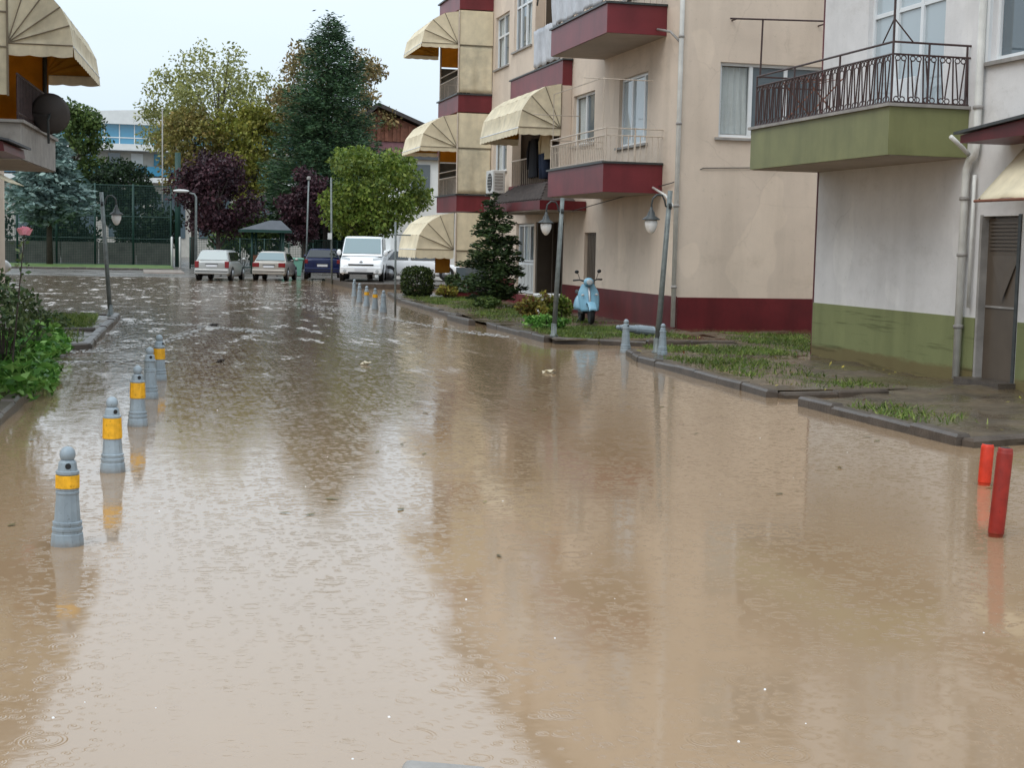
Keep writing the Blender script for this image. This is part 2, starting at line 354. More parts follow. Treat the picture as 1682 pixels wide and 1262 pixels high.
def mesh_obj(name, V, F, mat, parent=None, smooth=False, bevel=0, fix=True, solid=0):
    c = (V.min(0)+V.max(0))/2; c[2] = V[:, 2].min()
    me = bpy.data.meshes.new(name)
    me.from_pydata((V-c).tolist(), [], F)
    if fix:
        bm = bmesh.new(); bm.from_mesh(me); bmesh.ops.recalc_face_normals(bm, faces=bm.faces); bm.to_mesh(me); bm.free()
    me.materials.append(MT[mat] if isinstance(mat, str) else mat)
    if smooth: me.polygons.foreach_set('use_smooth', [True]*len(me.polygons))
    o = bpy.data.objects.new(name, me); COL.objects.link(o); o.location = c
    if parent is not None:
        o.parent = parent; o.matrix_parent_inverse = pinv(parent)
    if solid:
        md = o.modifiers.new('thickness', 'SOLIDIFY'); md.thickness = solid; md.offset = 0
    if bevel:
        md = o.modifiers.new('bevel', 'BEVEL'); md.width = bevel; md.segments = 2; md.limit_method = 'ANGLE'; md.angle_limit = .6
        md.harden_normals = False
    return o
def wmat(o):
    b = Matrix.LocRotScale(o.location, o.rotation_euler, o.scale)
    return (wmat(o.parent) @ o.matrix_parent_inverse @ b) if o.parent else b
def pinv(p): return wmat(p).inverted()
def thing(name, label, cat, loc=(0, 0, 0), group=None):
    o = bpy.data.objects.new(name, None); COL.objects.link(o); o.location = loc; o.empty_display_size = .3
    return tag(o, label, cat, group)
def tag(o, label, cat, group=None):
    o['label'] = label; o['category'] = cat
    if group: o['group'] = group
    return o
def struct(o): o['kind'] = 'structure'; return o
def stuff(o, label=None, cat=None):
    o['kind'] = 'stuff'
    if label: o['label'] = label
    if cat: o['category'] = cat
    return o
def share(src, name, parent, loc, rot=(0, 0, 0), scale=(1, 1, 1)):
    """another piece with the same mesh, at world loc"""
    o = bpy.data.objects.new(name, src.data); COL.objects.link(o)
    o.location = loc; o.rotation_euler = rot; o.scale = scale
    for md in src.modifiers:
        m2 = o.modifiers.new(md.name, md.type)
        if md.type == 'BEVEL': m2.width = md.width; m2.segments = md.segments; m2.limit_method = 'ANGLE'
    if parent is not None: o.parent = parent; o.matrix_parent_inverse = pinv(parent)
    return o
def copy_tree(o, parent=None):
    c = o.copy(); COL.objects.link(c); c.parent = parent
    for ch in [q for q in bpy.data.objects if q.parent == o]: copy_tree(ch, c)
    return c

def quads_mesh(name, V, mat, parent=None, tri=False):
    """fast mesh from (N,4,3) quads"""
    n, k = V.shape[0], V.shape[1]; P = V.reshape(-1, 3)
    c = (P.min(0)+P.max(0))/2; c[2] = P[:, 2].min()
    me = bpy.data.meshes.new(name); me.vertices.add(n*k); me.loops.add(n*k); me.polygons.add(n)
    me.vertices.foreach_set('co', (P-c).astype(np.float32).ravel())
    me.loops.foreach_set('vertex_index', np.arange(n*k, dtype=np.int32))
    me.polygons.foreach_set('loop_start', np.arange(0, n*k, k, dtype=np.int32))
    me.update(calc_edges=True); me.validate()
    me.materials.append(MT[mat] if isinstance(mat, str) else mat)
    o = bpy.data.objects.new(name, me); COL.objects.link(o); o.location = c
    if parent is not None: o.parent = parent; o.matrix_parent_inverse = pinv(parent)
    return o
def unit(a): return a/np.maximum(np.linalg.norm(a, axis=1, keepdims=True), 1e-9)
def leaf_quads(P, D, size, ratio=.55):
    """rhombic leaves at P pointing along D"""
    n = len(P); D = unit(D); S = unit(np.cross(D, RNG.normal(size=(n, 3))))
    s = (size*(.6+.8*RNG.random(n)))[:, None]
    return np.stack([P-D*s*.5, P+S*s*ratio*.5, P+D*s*.5, P-S*s*ratio*.5], 1)

def tree(name, label, x, y, z0, crown_z, top, hw, mat, seed, nclump=40, nleaf=9000, lsize=.22, group=None, depth=None, cr=.3, trunk_r=.16, sparse=.0, shape='round', cat='tree', lean=0):
    r = np.random.default_rng(seed); root = thing(name, label, cat, (x, y, z0), group)
    depth = depth or hw; zc = (crown_z+top)/2; hz = (top-crown_z)/2
    # clump centres
    cs = []
    while len(cs) < nclump:
        q = r.uniform(-1, 1, 3); d = np.linalg.norm(q)
        if d > 1: continue
        if r.random() > .25+.75*d: continue
        f = 1.0
        if shape == 'columnar': f = .55+.45*(1-abs(q[2]))
        if shape == 'egg': f = 1.0 if q[2] < 0 else 1-.45*q[2]
        cs.append((q[0]*f*(1-cr*.6), q[1]*f*(1-cr*.6), q[2]*(1-cr*.6)))
    cs = np.array(cs)*np.array([hw, depth, hz])+np.array([x+lean, y, zc])
    rad = cr*min(hw, hz)*r.uniform(.65, 1.35, nclump)
    wgt = rad**2; cnt = np.maximum(6, (wgt/wgt.sum()*nleaf).astype(int))
    if sparse:  # thin the top of the crown
        tz = np.clip((cs[:, 2]-zc)/hz, 0, 1); cnt = np.maximum(5, (cnt*(1-sparse*tz)).astype(int))
    Ps = []; Ds = []
    for c, R_, n in zip(cs, rad, cnt):
        u = unit(r.normal(size=(n, 3))); rr = R_*r.random(n)**.42
        p = c+u*rr[:, None]*np.array([1.15, 1.15, .85]); Ps.append(p); Ds.append(u*.6+r.normal(size=(n, 3))*.7+np.array([0, 0, -.25]))
    P = np.concatenate(Ps); D = np.concatenate(Ds)
    quads_mesh('crown', leaf_quads(P, D, lsize), mat, root)
    mb = MB(); hgt = zc+hz*.45-z0
    pts = [(x+lean*t+.12*math.sin(t*5+seed)*t, y, z0-.1+hgt*t) for t in (0, .25, .5, .75, 1)]
    mb.tube(pts, [trunk_r*1.25, trunk_r, trunk_r*.75, trunk_r*.5, trunk_r*.15], 7)
    for c in cs[:min(nclump, 26)]:
        t = min(.9, max(.25, (c[2]-z0-hz*.35)/hgt*.8)); i = int(t*4); a = t*4-i
        s0 = Vector(pts[i]).lerp(Vector(pts[min(i+1, 4)]), a); e = Vector(c); md = s0.lerp(e, .5)+Vector((0, 0, -.06*(e-s0).length))
        mb.tube([s0, md, e], [trunk_r*.38, trunk_r*.22, trunk_r*.06], 5, False)
    mb.build('trunk', 'bark', root, True)
    return root

def conifer(name, label, x, y, z0, base, top, hw, mat, seed, nlev=26, nb=11, per=26, lsize=.3, droop=.25, power=.85, ratio=.32, group=None, trunk_r=.2, spread=.14, ups=0):
    r = np.random.default_rng(seed); root = thing(name, label, 'tree', (x, y, z0), group)
    Ps = []; Ds = []; mb = MB()
    mb.tube([(x, y, z0-.1), (x, y, (z0+top)/2), (x, y, top)], [trunk_r, trunk_r*.6, .015], 7)
    for l in range(nlev):
        t = l/(nlev-1); z = base+(top-base)*t**.95
        Rl = hw*((1-t)**power)*(.55+.45*min(1, t/.12))+.06
        for b in range(max(4, int(nb*(1-.5*t)))):
            a = r.uniform(0, 2*PI); ln = Rl*r.uniform(.62, 1.12); zz = z+r.uniform(-.5, .5)*(top-base)/nlev
            n = max(4, int(per*ln/hw)+3); s = r.random(n)**.7
            d = np.array([math.cos(a), math.sin(a), 0]); sd = np.array([-d[1], d[0], 0])
            wdt = spread*hw*(1.1-s*.7)
            p = np.array([x, y, zz])+d*(s*ln)[:, None]+np.array([0, 0, 1])*((-droop*s+ups*s*s)*ln)[:, None]
            p = p+sd*(r.normal(size=n)*wdt)[:, None]+np.array([0, 0, 1])*(r.normal(size=n)*wdt*.45)[:, None]
            Ps.append(p); Ds.append(d+sd*r.normal(size=(n, 1))*.8+np.array([0, 0, .15-droop])+r.normal(size=(n, 3))*.35)
            if l % 2 == 0 and b % 2 == 0:
                mb.tube([(x, y, zz), tuple(np.array([x, y, zz])+d*ln*.85+np.array([0, 0, (-droop*.85+ups*.7)*ln*.9]))], [trunk_r*.16, .01], 4, False)
    quads_mesh('crown', leaf_quads(np.concatenate(Ps), np.concatenate(Ds), lsize, ratio), mat, root)
    mb.build('trunk', 'bark', root, True)
    return root

def shrub(name, label, x, y, z0, hw, h, mat, seed, nleaf=900, lsize=.09, cat='shrub', group=None, depth=None, box=False, nst=9, clump=14, cr=.33):
    r = np.random.default_rng(seed); root = thing(name, label, cat, (x, y, z0), group); depth = depth or hw
    if box:
        q = r.uniform(-1, 1, (nleaf, 3)); ax = r.integers(0, 3, nleaf); m = r.random(nleaf) < .7
        q[np.arange(nleaf)[m], ax[m]] = np.sign(q[np.arange(nleaf)[m], ax[m]])*r.uniform(.86, 1.03, m.sum())
        q = q/((np.abs(q)**3.2).sum(1, keepdims=True)**(1/3.2))*np.abs(q).max(1, keepdims=True)*1.06
        P = q*np.array([hw, depth, h/2])+np.array([x, y, z0+h/2]); P[:, :2] += (r.normal(size=(nleaf, 2))*.03); D = r.normal(size=(nleaf, 3))
        cs = P[:nst]
    else:
        cs = []
        while len(cs) < clump:
            q = r.uniform(-1, 1, 3)
            if np.linalg.norm(q) < 1: cs.append(q*np.array([hw, depth, h*.42])*.8+np.array([x, y, z0+h*.55]))
        cs = np.array(cs); i = r.integers(0, clump, nleaf)
        u = unit(r.normal(size=(nleaf, 3)))*(r.random((nleaf, 1))**.45)
        P = cs[i]+u*np.array([hw, depth, h*.6])*cr; P[:, 2] = np.maximum(P[:, 2], z0+.02); D = u+r.normal(size=(nleaf, 3))*.7
    quads_mesh('foliage', leaf_quads(P, D, lsize, .6), mat, root)
    mb = MB()
    for c in cs[:nst]: mb.tube([(x+(c[0]-x)*.12, y+(c[1]-y)*.12, z0-.05), (x+(c[0]-x)*.5, y+(c[1]-y)*.5, z0+(c[2]-z0)*.6), tuple(c)], [.014, .01, .004], 4, False)
    mb.build('stem', 'bark', root)
    return root

LF = {}
LF['blue'] = leafmat('blue_spruce_needles', C(84, 108, 104), C(112, 134, 130), C(152, 172, 166), .15)
LF['cedar'] = leafmat('dark_conifer_needles', C(40, 62, 42), C(58, 84, 56), C(84, 108, 72), .2)
LF['darkgreen'] = leafmat('dark_green_leaves', C(48, 66, 34), C(74, 94, 46), C(112, 128, 70))
LF['deep'] = leafmat('deep_green_leaves', C(26, 40, 28), C(38, 54, 36), C(58, 76, 46))
LF['autumn'] = leafmat('autumn_leaves', C(112, 118, 66), C(144, 146, 86), C(168, 166, 110))
LF['gold'] = leafmat('golden_green_leaves', C(104, 110, 46), C(136, 138, 58), C(152, 142, 72))
LF['russet'] = leafmat('russet_leaves', C(104, 98, 62), C(138, 126, 86), C(150, 120, 80))
LF['goldbrown'] = leafmat('golden_brown_leaves', C(104, 102, 52), C(134, 126, 66), C(150, 128, 78))
LF['plum'] = leafmat('plum_leaves', C(40, 24, 32), C(60, 36, 44), C(86, 56, 62), .2)
LF['lime'] = leafmat('lime_green_leaves', C(70, 92, 36), C(100, 120, 48), C(138, 150, 72))
LF['fir'] = leafmat('fir_needles', C(36, 52, 32), C(56, 76, 44), C(86, 104, 60), .15)
LF['hedge'] = leafmat('hedge_leaves', C(30, 42, 22), C(50, 66, 32), C(92, 106, 54))
LF['rose'] = leafmat('rose_leaves', C(50, 72, 42), C(78, 98, 60), C(122, 134, 96))
LF['cover'] = leafmat('bright_groundcover_leaves', C(54, 98, 38), C(90, 140, 56), C(144, 184, 98))
LF['mixred'] = leafmat('red_and_yellow_leaves', C(124, 66, 46), C(124, 130, 60), C(196, 180, 88))
LF['grass'] = leafmat('grass_blades', C(66, 88, 34), C(96, 120, 50), C(140, 148, 84))
LF['bare'] = leafmat('pale_far_twigs', C(150, 150, 150), C(170, 170, 172), C(186, 186, 190))

def grass(name, polys, n, hmin, hmax, label, mat='grass', seed=3, wid=.011, pad=.22):
    r = np.random.default_rng(seed); Q = []
    for (x0, x1, y0, y1, z, dens) in polys:
        k = int(n*dens); cx = r.uniform(x0, x1, max(3, k//60)); cy = r.uniform(y0, y1, max(3, k//60))
        i = r.integers(0, len(cx), k); x = cx[i]+r.normal(size=k)*pad; y = cy[i]+r.normal(size=k)*pad*1.3; ok = (x > x0) & (x < x1) & (y > y0) & (y < y1); x = x[ok]; y = y[ok]; k = len(x)
        h = r.uniform(hmin, hmax, k); a = r.uniform(0, 2*PI, k); ox = np.cos(a)*wid; oy = np.sin(a)*wid
        lx = r.normal(size=k)*h*.75; ly = r.normal(size=k)*h*.75
        b0 = np.stack([x-ox, y-oy, np.full(k, z)], 1); b1 = np.stack([x+ox, y+oy, np.full(k, z)], 1)
        t1 = np.stack([x+lx+ox*.2, y+ly+oy*.2, z+h], 1); t0 = np.stack([x+lx-ox*.2, y+ly-oy*.2, z+h], 1)
        Q.append(np.stack([b0, b1, t1, t0], 1))
    return stuff(quads_mesh(name, np.concatenate(Q), LF[mat]), label, 'grass')

# ------------------------------------------------------------------ the setting: ground, water, beds, kerbs
ys = [-60, 0, 30, 60, 66, 70, 74, 78, 82, 90, 120, 200, 700]
zs = [-.3, -.3, -.3, -.3, -.24, -.15, -.06, 0.0, .03, .04, .05, .05, .05]
mb = MB(); mb.grid(lambda u, v: ((u-.5)*900, ys[round(v*12)], zs[round(v*12)]), 6, 12)
struct(mb.build('ground', 'ground', fix=False))
wt = MB(); wt.grid(lambda u, v: (-70+140*u, -25+105*v, 0), 1, 1)
struct(wt.build('flood_water', 'water', fix=False))

stone_proto = {}
def kerb_run(bed, pts, top, step=.98, wdt=.17):
    for (a, b) in zip(pts[:-1], pts[1:]):
        a = Vector((*a, 0)); b = Vector((*b, 0)); L = (b-a).length; n = max(1, round(L/step)); st = L/n
        key = round(st, 2)
        ang = math.atan2(b.y-a.y, b.x-a.x)
        for i in range(n):
            c = a.lerp(b, (i+.5)/n); dz = random.uniform(-.02, .016)
            if key not in stone_proto:
                m = MB(); h = st*.5-.006
                m.add([(-h, -wdt/2, -.5), (h, -wdt/2, -.5), (h, wdt/2, -.5), (-h, wdt/2, -.5), (-h, -wdt/2, -.03), (h, -wdt/2, -.03), (h, wdt/2, -.03), (-h, wdt/2, -.03),
                       (-h+.012, -wdt/2+.03, 0), (h-.012, -wdt/2+.03, 0), (h-.012, wdt/2-.015, 0), (-h+.012, wdt/2-.015, 0)],
                      [(3,2,1,0),(0,1,5,4),(1,2,6,5),(2,3,7,6),(3,0,4,7),(4,5,9,8),(5,6,10,9),(6,7,11,10),(7,4,8,11),(8,9,10,11)])
                me = bpy.data.meshes.new('kerb_stone'); me.from_pydata(m.v, [], m.f); me.materials.append(MT['kerb']); stone_proto[key] = me
            o = bpy.data.objects.new('kerb_stone', stone_proto[key]); COL.objects.link(o)
            o.location = (c.x, c.y, top+dz); o.rotation_euler = (random.uniform(-.045, .045), random.uniform(-.016, .016), ang+random.uniform(-.02, .02))
            o.parent = bed; o.matrix_parent_inverse = pinv(bed)
def bed(name, poly, ztop, mat, amp=.05, res=.35, seed=1):
    """a lumpy soil sheet over a polygon"""
    r = np.random.default_rng(seed); xs = [p[0] for p in poly]; ysx = [p[1] for p in poly]
    x0, x1, y0, y1 = min(xs), max(xs), min(ysx), max(ysx); nx = max(2, int((x1-x0)/res)); ny = max(2, int((y1-y0)/res))
    ph = r.uniform(0, 6, 8)
    def hgt(x, y): return amp*(math.sin(x*1.7+ph[0])*math.sin(y*1.1+ph[1])+.6*math.sin(x*3.9+ph[2]+y)*math.sin(y*2.7+ph[3])+.35*math.sin(x*9+ph[4])*math.sin(y*7+ph[5]))
    def edge(t):   # x range of the polygon at height y = t
        q = []
        for (a, b) in zip(poly, poly[1:]+poly[:1]):
            if (a[1]-t)*(b[1]-t) <= 0 and a[1] != b[1]: q.append(a[0]+(b[0]-a[0])*(t-a[1])/(b[1]-a[1]))
        return (min(q), max(q)) if q else (x0, x1)
    m = MB()
    def fn(u, v):
        y = y0+1e-4+(y1-y0-2e-4)*v; a, b = edge(y); x = a+(b-a)*u
        return (x, y, ztop+hgt(x, y))
    m.grid(fn, nx, ny)
    return struct(m.build(name, mat, smooth=True, fix=False))

TOP = .13
bA = bed('planting_bed', [(8.3, 29.0), (12.3, 28.7), (12.3, 56), (9.3, 56), (8.7, 50.0), (8.35, 35)], .10, 'soil', .03, seed=1)
kerb_run(bA, [(12.0, 28.55), (10.1, 28.55), (8.35, 29.4)], TOP)
kerb_run(bA, [(8.3, 29.6), (8.3, 34.9)], TOP); kerb_run(bA, [(8.02, 35.6), (8.05, 38.3)], TOP+.02); kerb_run(bA, [(8.35, 38.6), (8.7, 50), (9.3, 55.5)], TOP)
bB = bed('planting_bed', [(8.7, 24.6), (8.5, 18.8), (10.2, 18.9), (12.9, 19.0), (12.9, 25.6), (16.4, 25.7), (16.4, 32.85), (12.36, 32.85), (12.3, 28.3), (10.4, 27.9), (9.15, 27.0)], .055, 'soil', .045, seed=2)
kerb_run(bB, [(8.95, 26.2), (8.62, 24.6), (8.42, 18.6)], TOP-.01); kerb_run(bB, [(8.5, 18.5), (10.2, 18.75)], TOP-.03)
bC = bed('planting_bed', [(8.45, 13.7), (9.5, 13.9), (13, 14.0), (13, 19.3), (10.5, 19.2), (8.45, 17.5)], .045, 'soil', .03, seed=3)
kerb_run(bC, [(8.4, 17.6), (8.4, 13.75)], TOP-.01); kerb_run(bC, [(8.4, 13.65), (9.4, 13.95), (12.9, 14.0)], TOP-.02)
struct(MB().grid(lambda u, v: (9.9+3.0*u, 18.45+1.3*v, .02+.085*math.sin(PI*v)*min(1, u*3)+.012*math.sin(u*17)*math.sin(v*5)), 24, 10).build('mud_bank', 'soil', smooth=True, fix=False))
bD = bed('planting_bed', [(-6, 10), (-1.75, 10), (-1.4, 18.5), (-1.5, 26), (-6, 26)], .10, 'soil', .03, seed=4)
kerb_run(bD, [(-1.70, 10.0), (-1.42, 17.5), (-1.32, 19.3)], TOP)
bE = bed('planting_bed', [(-7, 27.0), (-.9, 27.2), (-.75, 31.2), (-.5, 37.6), (-7, 38.0)], .08, 'soil', .03, seed=5)
kerb_run(bE, [(-1.9, 26.6), (-.86, 27.2), (-.72, 31.3), (-.46, 37.9)], TOP); kerb_run(bE, [(-.8, 31.2), (-4.6, 31.0)], TOP+.02); kerb_run(bE, [(-.5, 38.0), (-5, 38.3)], TOP-.02)
# raised parking island in front of the van and paving at the far kerb
isl = struct(MB().box(9.0, 14.5, 63.2, 73, -.4, .22).build('raised_island', 'kerb'))
kerb_run(isl, [(9.0, 63.05), (14.5, 63.05)], .25, 1.0)
verge = struct(MB().grid(lambda u, v: (-60+62.2*u, 92+12*v, .12+.10*math.sin(v*3)), 30, 4).build('grass_verge', 'lawn', smooth=True, fix=False))
kerb_run(verge, [(-14, 91.9), (2.2, 91.9)], .17, 1.0)
struct(MB().box(.4, 2.6, 84.5, 91.6, -.1, .10).build('paving', 'pave'))
grass('lawn_grass', [(8.6, 11.6, 29.4, 33.5, .10, .34), (9.1, 11.8, 40, 52, .10, .4), (8.7, 11.5, 35, 40, .1, .12)], 26000, .02, .085, 'green grass around the lamp and the small fir')
grass('weedy_grass', [(9.6, 12.2, 25.3, 27.6, .06, .22), (12.4, 16, 26, 32, .06, .5), (9.0, 10.8, 21.0, 25.0, .06, .14), (8.9, 10.6, 19.2, 20.6, .06, .05), (8.65, 9.6, 14.6, 17.3, .05, .035)], 13000, .02, .09, 'patchy weedy grass in the mud by the olive wall', seed=5)
grass('bed_grass', [(-2.6, -.9, 31.6, 37.0, .08, .5), (-3, -1.0, 27.6, 30.5, .08, .08)], 9000, .05, .14, 'short grass strip in the kerbed bed by the left lamp', seed=6)

# ------------------------------------------------------------------ building helpers
def mp(kind, const, u, d, z): return (const-d, u, z) if kind == 'X' else (u, const-d, z)
def ubox(m, kind, const, u0, u1, d0, d1, z0, z1):
    a = mp(kind, const, u0, d0, z0); b = mp(kind, const, u1, d1, z1)
    return m.box(min(a[0], b[0]), max(a[0], b[0]), min(a[1], b[1]), max(a[1], b[1]), z0, z1)
def wall(name, mat, parent, kind, const, u0, u1, z0, z1, ops=(), depth=.24):
    us = sorted({u0, u1, *[o[0] for o in ops], *[o[1] for o in ops]}); zz = sorted({z0, z1, *[o[2] for o in ops], *[o[3] for o in ops]})
    m = MB()
    q = lambda pts: m.add([mp(kind, const, *p) for p in pts], [(0, 1, 2, 3)])
    for i in range(len(us)-1):
        for j in range(len(zz)-1):
            uc, zc = (us[i]+us[i+1])/2, (zz[j]+zz[j+1])/2
            if any(o[0] < uc < o[1] and o[2] < zc < o[3] for o in ops): continue
            q([(us[i], 0, zz[j]), (us[i+1], 0, zz[j]), (us[i+1], 0, zz[j+1]), (us[i], 0, zz[j+1])])
    for o in ops:
        a, b, c, d = o[:4]; dp = -(o[4] if len(o) > 4 else depth)
        q([(a, 0, c), (a, dp, c), (a, dp, d), (a, 0, d)]); q([(b, 0, c), (b, dp, c), (b, dp, d), (b, 0, d)])
        q([(a, 0, d), (a, dp, d), (b, dp, d), (b, 0, d)]); q([(a, 0, c), (a, dp, c), (b, dp, c), (b, 0, c)])
        q([(a, dp, c), (b, dp, c), (b, dp, d), (a, dp, d)])
    return m.build(name, mat, parent, fix=False)
def window(parent, kind, const, a, b, c, d, cols=(.5,), trans=None, gl='glass', curtain=False, rec=.10, fw=.07, sill=True):
    m = MB(); dd = -rec
    for (u0, u1, z0, z1) in ((a, b, c, c+fw), (a, b, d-fw, d), (a, a+fw, c+fw, d-fw), (b-fw, b, c+fw, d-fw)): ubox(m, kind, const, u0, u1, dd-.05, dd+.012, z0, z1)
    cs = [a+fw]+[a+(b-a)*t for t in cols]+[b-fw]
    for t in cols: u = a+(b-a)*t; ubox(m, kind, const, u-.045, u+.045, dd-.05, dd+.02, c+fw, d-fw)
    if trans: ubox(m, kind, const, a+fw, b-fw, dd-.05, dd+.008, trans-.035, trans+.035)
    w_ = m.build('window', 'white', parent)
    for i in range(len(cs)-1):
        zz = [c+fw]+([trans] if trans else [])+[d-fw]
        for j in range(len(zz)-1):
            g = gl[i % len(gl)] if isinstance(gl, tuple) else gl
            cl = curtain and (curtain is True or i in curtain)
            ubox(MB(), kind, const, cs[i]+.01, cs[i+1]-.01, dd-.035, dd-.025, zz[j]+.01, zz[j+1]-.01).build('pane', 'glassclear' if cl else g, w_)
        if cl:
            u0, u1 = cs[i]+.02, cs[i+1]-.02
            MB().grid(lambda s, t: mp(kind, const, u0+(u1-u0)*s, dd-.085+.02*math.sin(s*28+2*math.sin(t*2+i))+.006*math.sin(s*61), c+.09+(d-c-.18)*t), 40, 6).build('curtain', 'curtain', w_, True, fix=False)
    if sill: ubox(MB(), kind, const, a-.1, b+.1, -.08, .07, c-.07, c-.012).build('sill', 'concrete', w_)
    return w_
def pipe(parent, pts, r=.055, rings=(), mat='pipe'):
    p = MB().tube(pts, r, 10).build('downpipe', mat, parent, True)
    for (x, y, z) in rings: MB().lathe([(r+.004, -.03), (r+.018, -.025), (r+.018, .025), (r+.004, .03)], 10, (x, y, z)).build('pipe_clamp', 'concrete', p, True)
    return p
def bar_mesh(r, h, mat, seg=6):
    m = MB().tube([(0, 0, 0), (0, 0, h)], r, seg); me = bpy.data.meshes.new('baluster'); me.from_pydata(m.v, [], m.f); me.materials.append(MT[mat])
    return me
def put(me, name, parent, loc, rot=(0, 0, 0)):
    o = bpy.data.objects.new(name, me); COL.objects.link(o); o.location = loc; o.rotation_euler = rot
    o.parent = parent; o.matrix_parent_inverse = pinv(parent); return o

def awning(name, label, xp, y0, y1, zp, rh, rv, mat, group=None, ribs=5, val=.14, lining='orange', topang=0, rot=None, side=-1, sag=.0, frontdrop=0):
    """fan awning: gores between hoops that turn on a pivot, closed ends, scalloped valance"""
    root = thing(name, label, 'awning', (xp, (y0+y1)/2, zp), group)
    n = ribs; ang = [PI/2*(1-i/(n-1)) for i in range(n)]            # top to front
    prof = [(xp+side*rh*math.cos(a), zp+rv*math.sin(a)-frontdrop*math.cos(a)) for a in ang]
    def shell(ins, nm, mt):
        m = MB(); pr = [(xp+(x-xp)*(1-ins), zp+(z-zp)*(1-ins)) for x, z in prof]
        ya, yb = y0+ins*.4, y1-ins*.4
        for (a, b) in zip(pr[:-1], pr[1:]):                          # gores, sagging a little between hoops
            def fn(u, v, a=a, b=b):
                s = .035*math.sin(PI*u)*math.sin(PI*v)*(1+.6*math.sin(v*19+a[0]*9)*.5)
                return (a[0]+(b[0]-a[0])*u-side*s, ya+(yb-ya)*v, a[1]+(b[1]-a[1])*u-s+.008*math.sin(v*31+u*3))
            m.grid(fn, 4, 14)
        for yy in (ya, yb):
            for (a, b) in zip(pr[:-1], pr[1:]):
                def fn(u, v, a=a, b=b, yy=yy):
                    e = (a[0]+(b[0]-a[0])*u, a[1]+(b[1]-a[1])*u); k = .03+.97*v
                    bulge = .035*math.sin(PI*u)*math.sin(PI*v)
                    return (xp+(e[0]-xp)*k, yy+bulge, zp+(e[1]-zp)*k)
                m.grid(fn, 3, 4)
        return m.build(nm, mt, root, True, fix=False)
    shell(0, 'canopy', mat); shell(.025, 'lining', lining)
    m = MB(); fx, fz = prof[-1]
    def scal(t, k): return val*(1+.12*abs(math.sin(t*PI*k)))
    k1, k2 = int((y1-y0)/.35), max(3, int(rh/.3))
    m.grid(lambda u, v: (fx+side*(.004+.02*v), y0+(y1-y0)*u, fz-v*scal(u, k1)), k1*6, 2)
    m.grid(lambda u, v: (xp+(fx-xp)*u, y0-.004, zp+(fz-zp)*u-v*scal(u, k2)), k2*6, 2)
    m.grid(lambda u, v: (xp+(fx-xp)*u, y1+.004, zp+(fz-zp)*u-v*scal(u, k2)), k2*6, 2)
    m.build('valance', mat, root, True, fix=False)
    for i, (px, pz) in enumerate(prof):
        MB().tube([(xp, y0-.014, zp), (px, y0-.014, pz)], .012, 5).build('rib', 'rib', root)
        MB().tube([(xp, y1+.014, zp), (px, y1+.014, pz)], .016, 5).build('rib', 'rib', root)
    MB().tube([(fx, y0, fz-.02), (fx, y1, fz-.02)], .018, 6).build('front_bar', 'white', root)
    return root

# ------------------------------------------------------------------ beige apartment block with burgundy balconies
BX, BY = 12.3, 32.9
ap = thing('apartment_building', 'beige apartment block with burgundy balconies and base across the flooded street', 'building', (17, 44, 0))
wall('front_wall', 'beige', ap, 'Y', BY, BX, 22, -.3, 13.5, [(13.26, 15.9, 4.64, 6.38), (13.26, 15.9, 8.4, 10.1)])
window(ap, 'Y', BY, 13.26, 15.9, 4.64, 6.38, (.305, .64), None, 'glass', {0})
window(ap, 'Y', BY, 13.26, 15.9, 8.4, 10.1, (.31, .64), None, 'glass', {0})
wall('street_wall', 'beige', ap, 'X', BX, BY, 57, -.3, 13.5,
     [(35.25, 37.5, 4.62, 6.38), (35.25, 37.5, 8.4, 10.1), (39.65, 41.7, 4.9, 6.33), (39.2, 40.3, .93, 2.4), (42.45, 45.6, .05, 2.75, 1.6), (45.8, 48.1, .42, 2.72),
      (42.4, 47.9, 3.95, 6.55, 1.3), (42.4, 45.0, 7.5, 10.0, 1.3), (49.65, 51.6, 8.15, 9.95), (49.65, 51.6, 4.55, 6.3), (52.4, 55.2, .7, 2.9, 1.2), (52.4, 55.2, 4.0, 6.4, 1.2), (52.4, 55.2, 7.5, 10, 1.2)])
MB().box(BX+.1, 22, 56.99, 57.0, -.3, 13.5).build('end_wall', 'beige', ap); MB().box(21.95, 22, BY+.01, 56.98, -.3, 13.5).build('end_wall', 'beige', ap)
MB().box(BX-.5, 22.4, BY-.5, 57.4, 13.5, 13.8).build('roof', 'concrete', ap)
window(ap, 'X', BX, 35.25, 37.5, 4.62, 6.38, (.2, .62), None, 'glass_sky')
window(ap, 'X', BX, 35.25, 37.5, 8.4, 10.1, (.2, .62), None, 'glass_sky')
window(ap, 'X', BX, 39.65, 41.7, 4.9, 6.33, (.5,), None, 'glass', {1})
window(ap, 'X', BX, 49.65, 51.6, 8.15, 9.95, (.5,), 9.25, 'glass', {1})
window(ap, 'X', BX, 49.65, 51.6, 4.55, 6.3, (.5,), 5.6, 'glass', {1})
for (u0, u1, zt) in ((BY+.0, 42.4, .88), (42.45, 48.2, .40), (48.25, 57, .88)):
    m = MB()
    if zt < .5:
        ubox(m, 'X', BX, 45.65, 48.2, -.05, .018, -.3, zt)
    elif u0 < 40: ubox(m, 'X', BX, u0-.018, u1, -.05, .018, -.3, zt)
    else: ubox(m, 'X', BX, u0, u1, -.05, .018, -.3, zt)
    m.build('plinth', 'winedark' if u0 < 34 else 'wine', ap)
ubox(MB(), 'Y', BY, BX+.06, 16.4, -.05, .018, -.3, .86).build('plinth', 'winedark', ap)
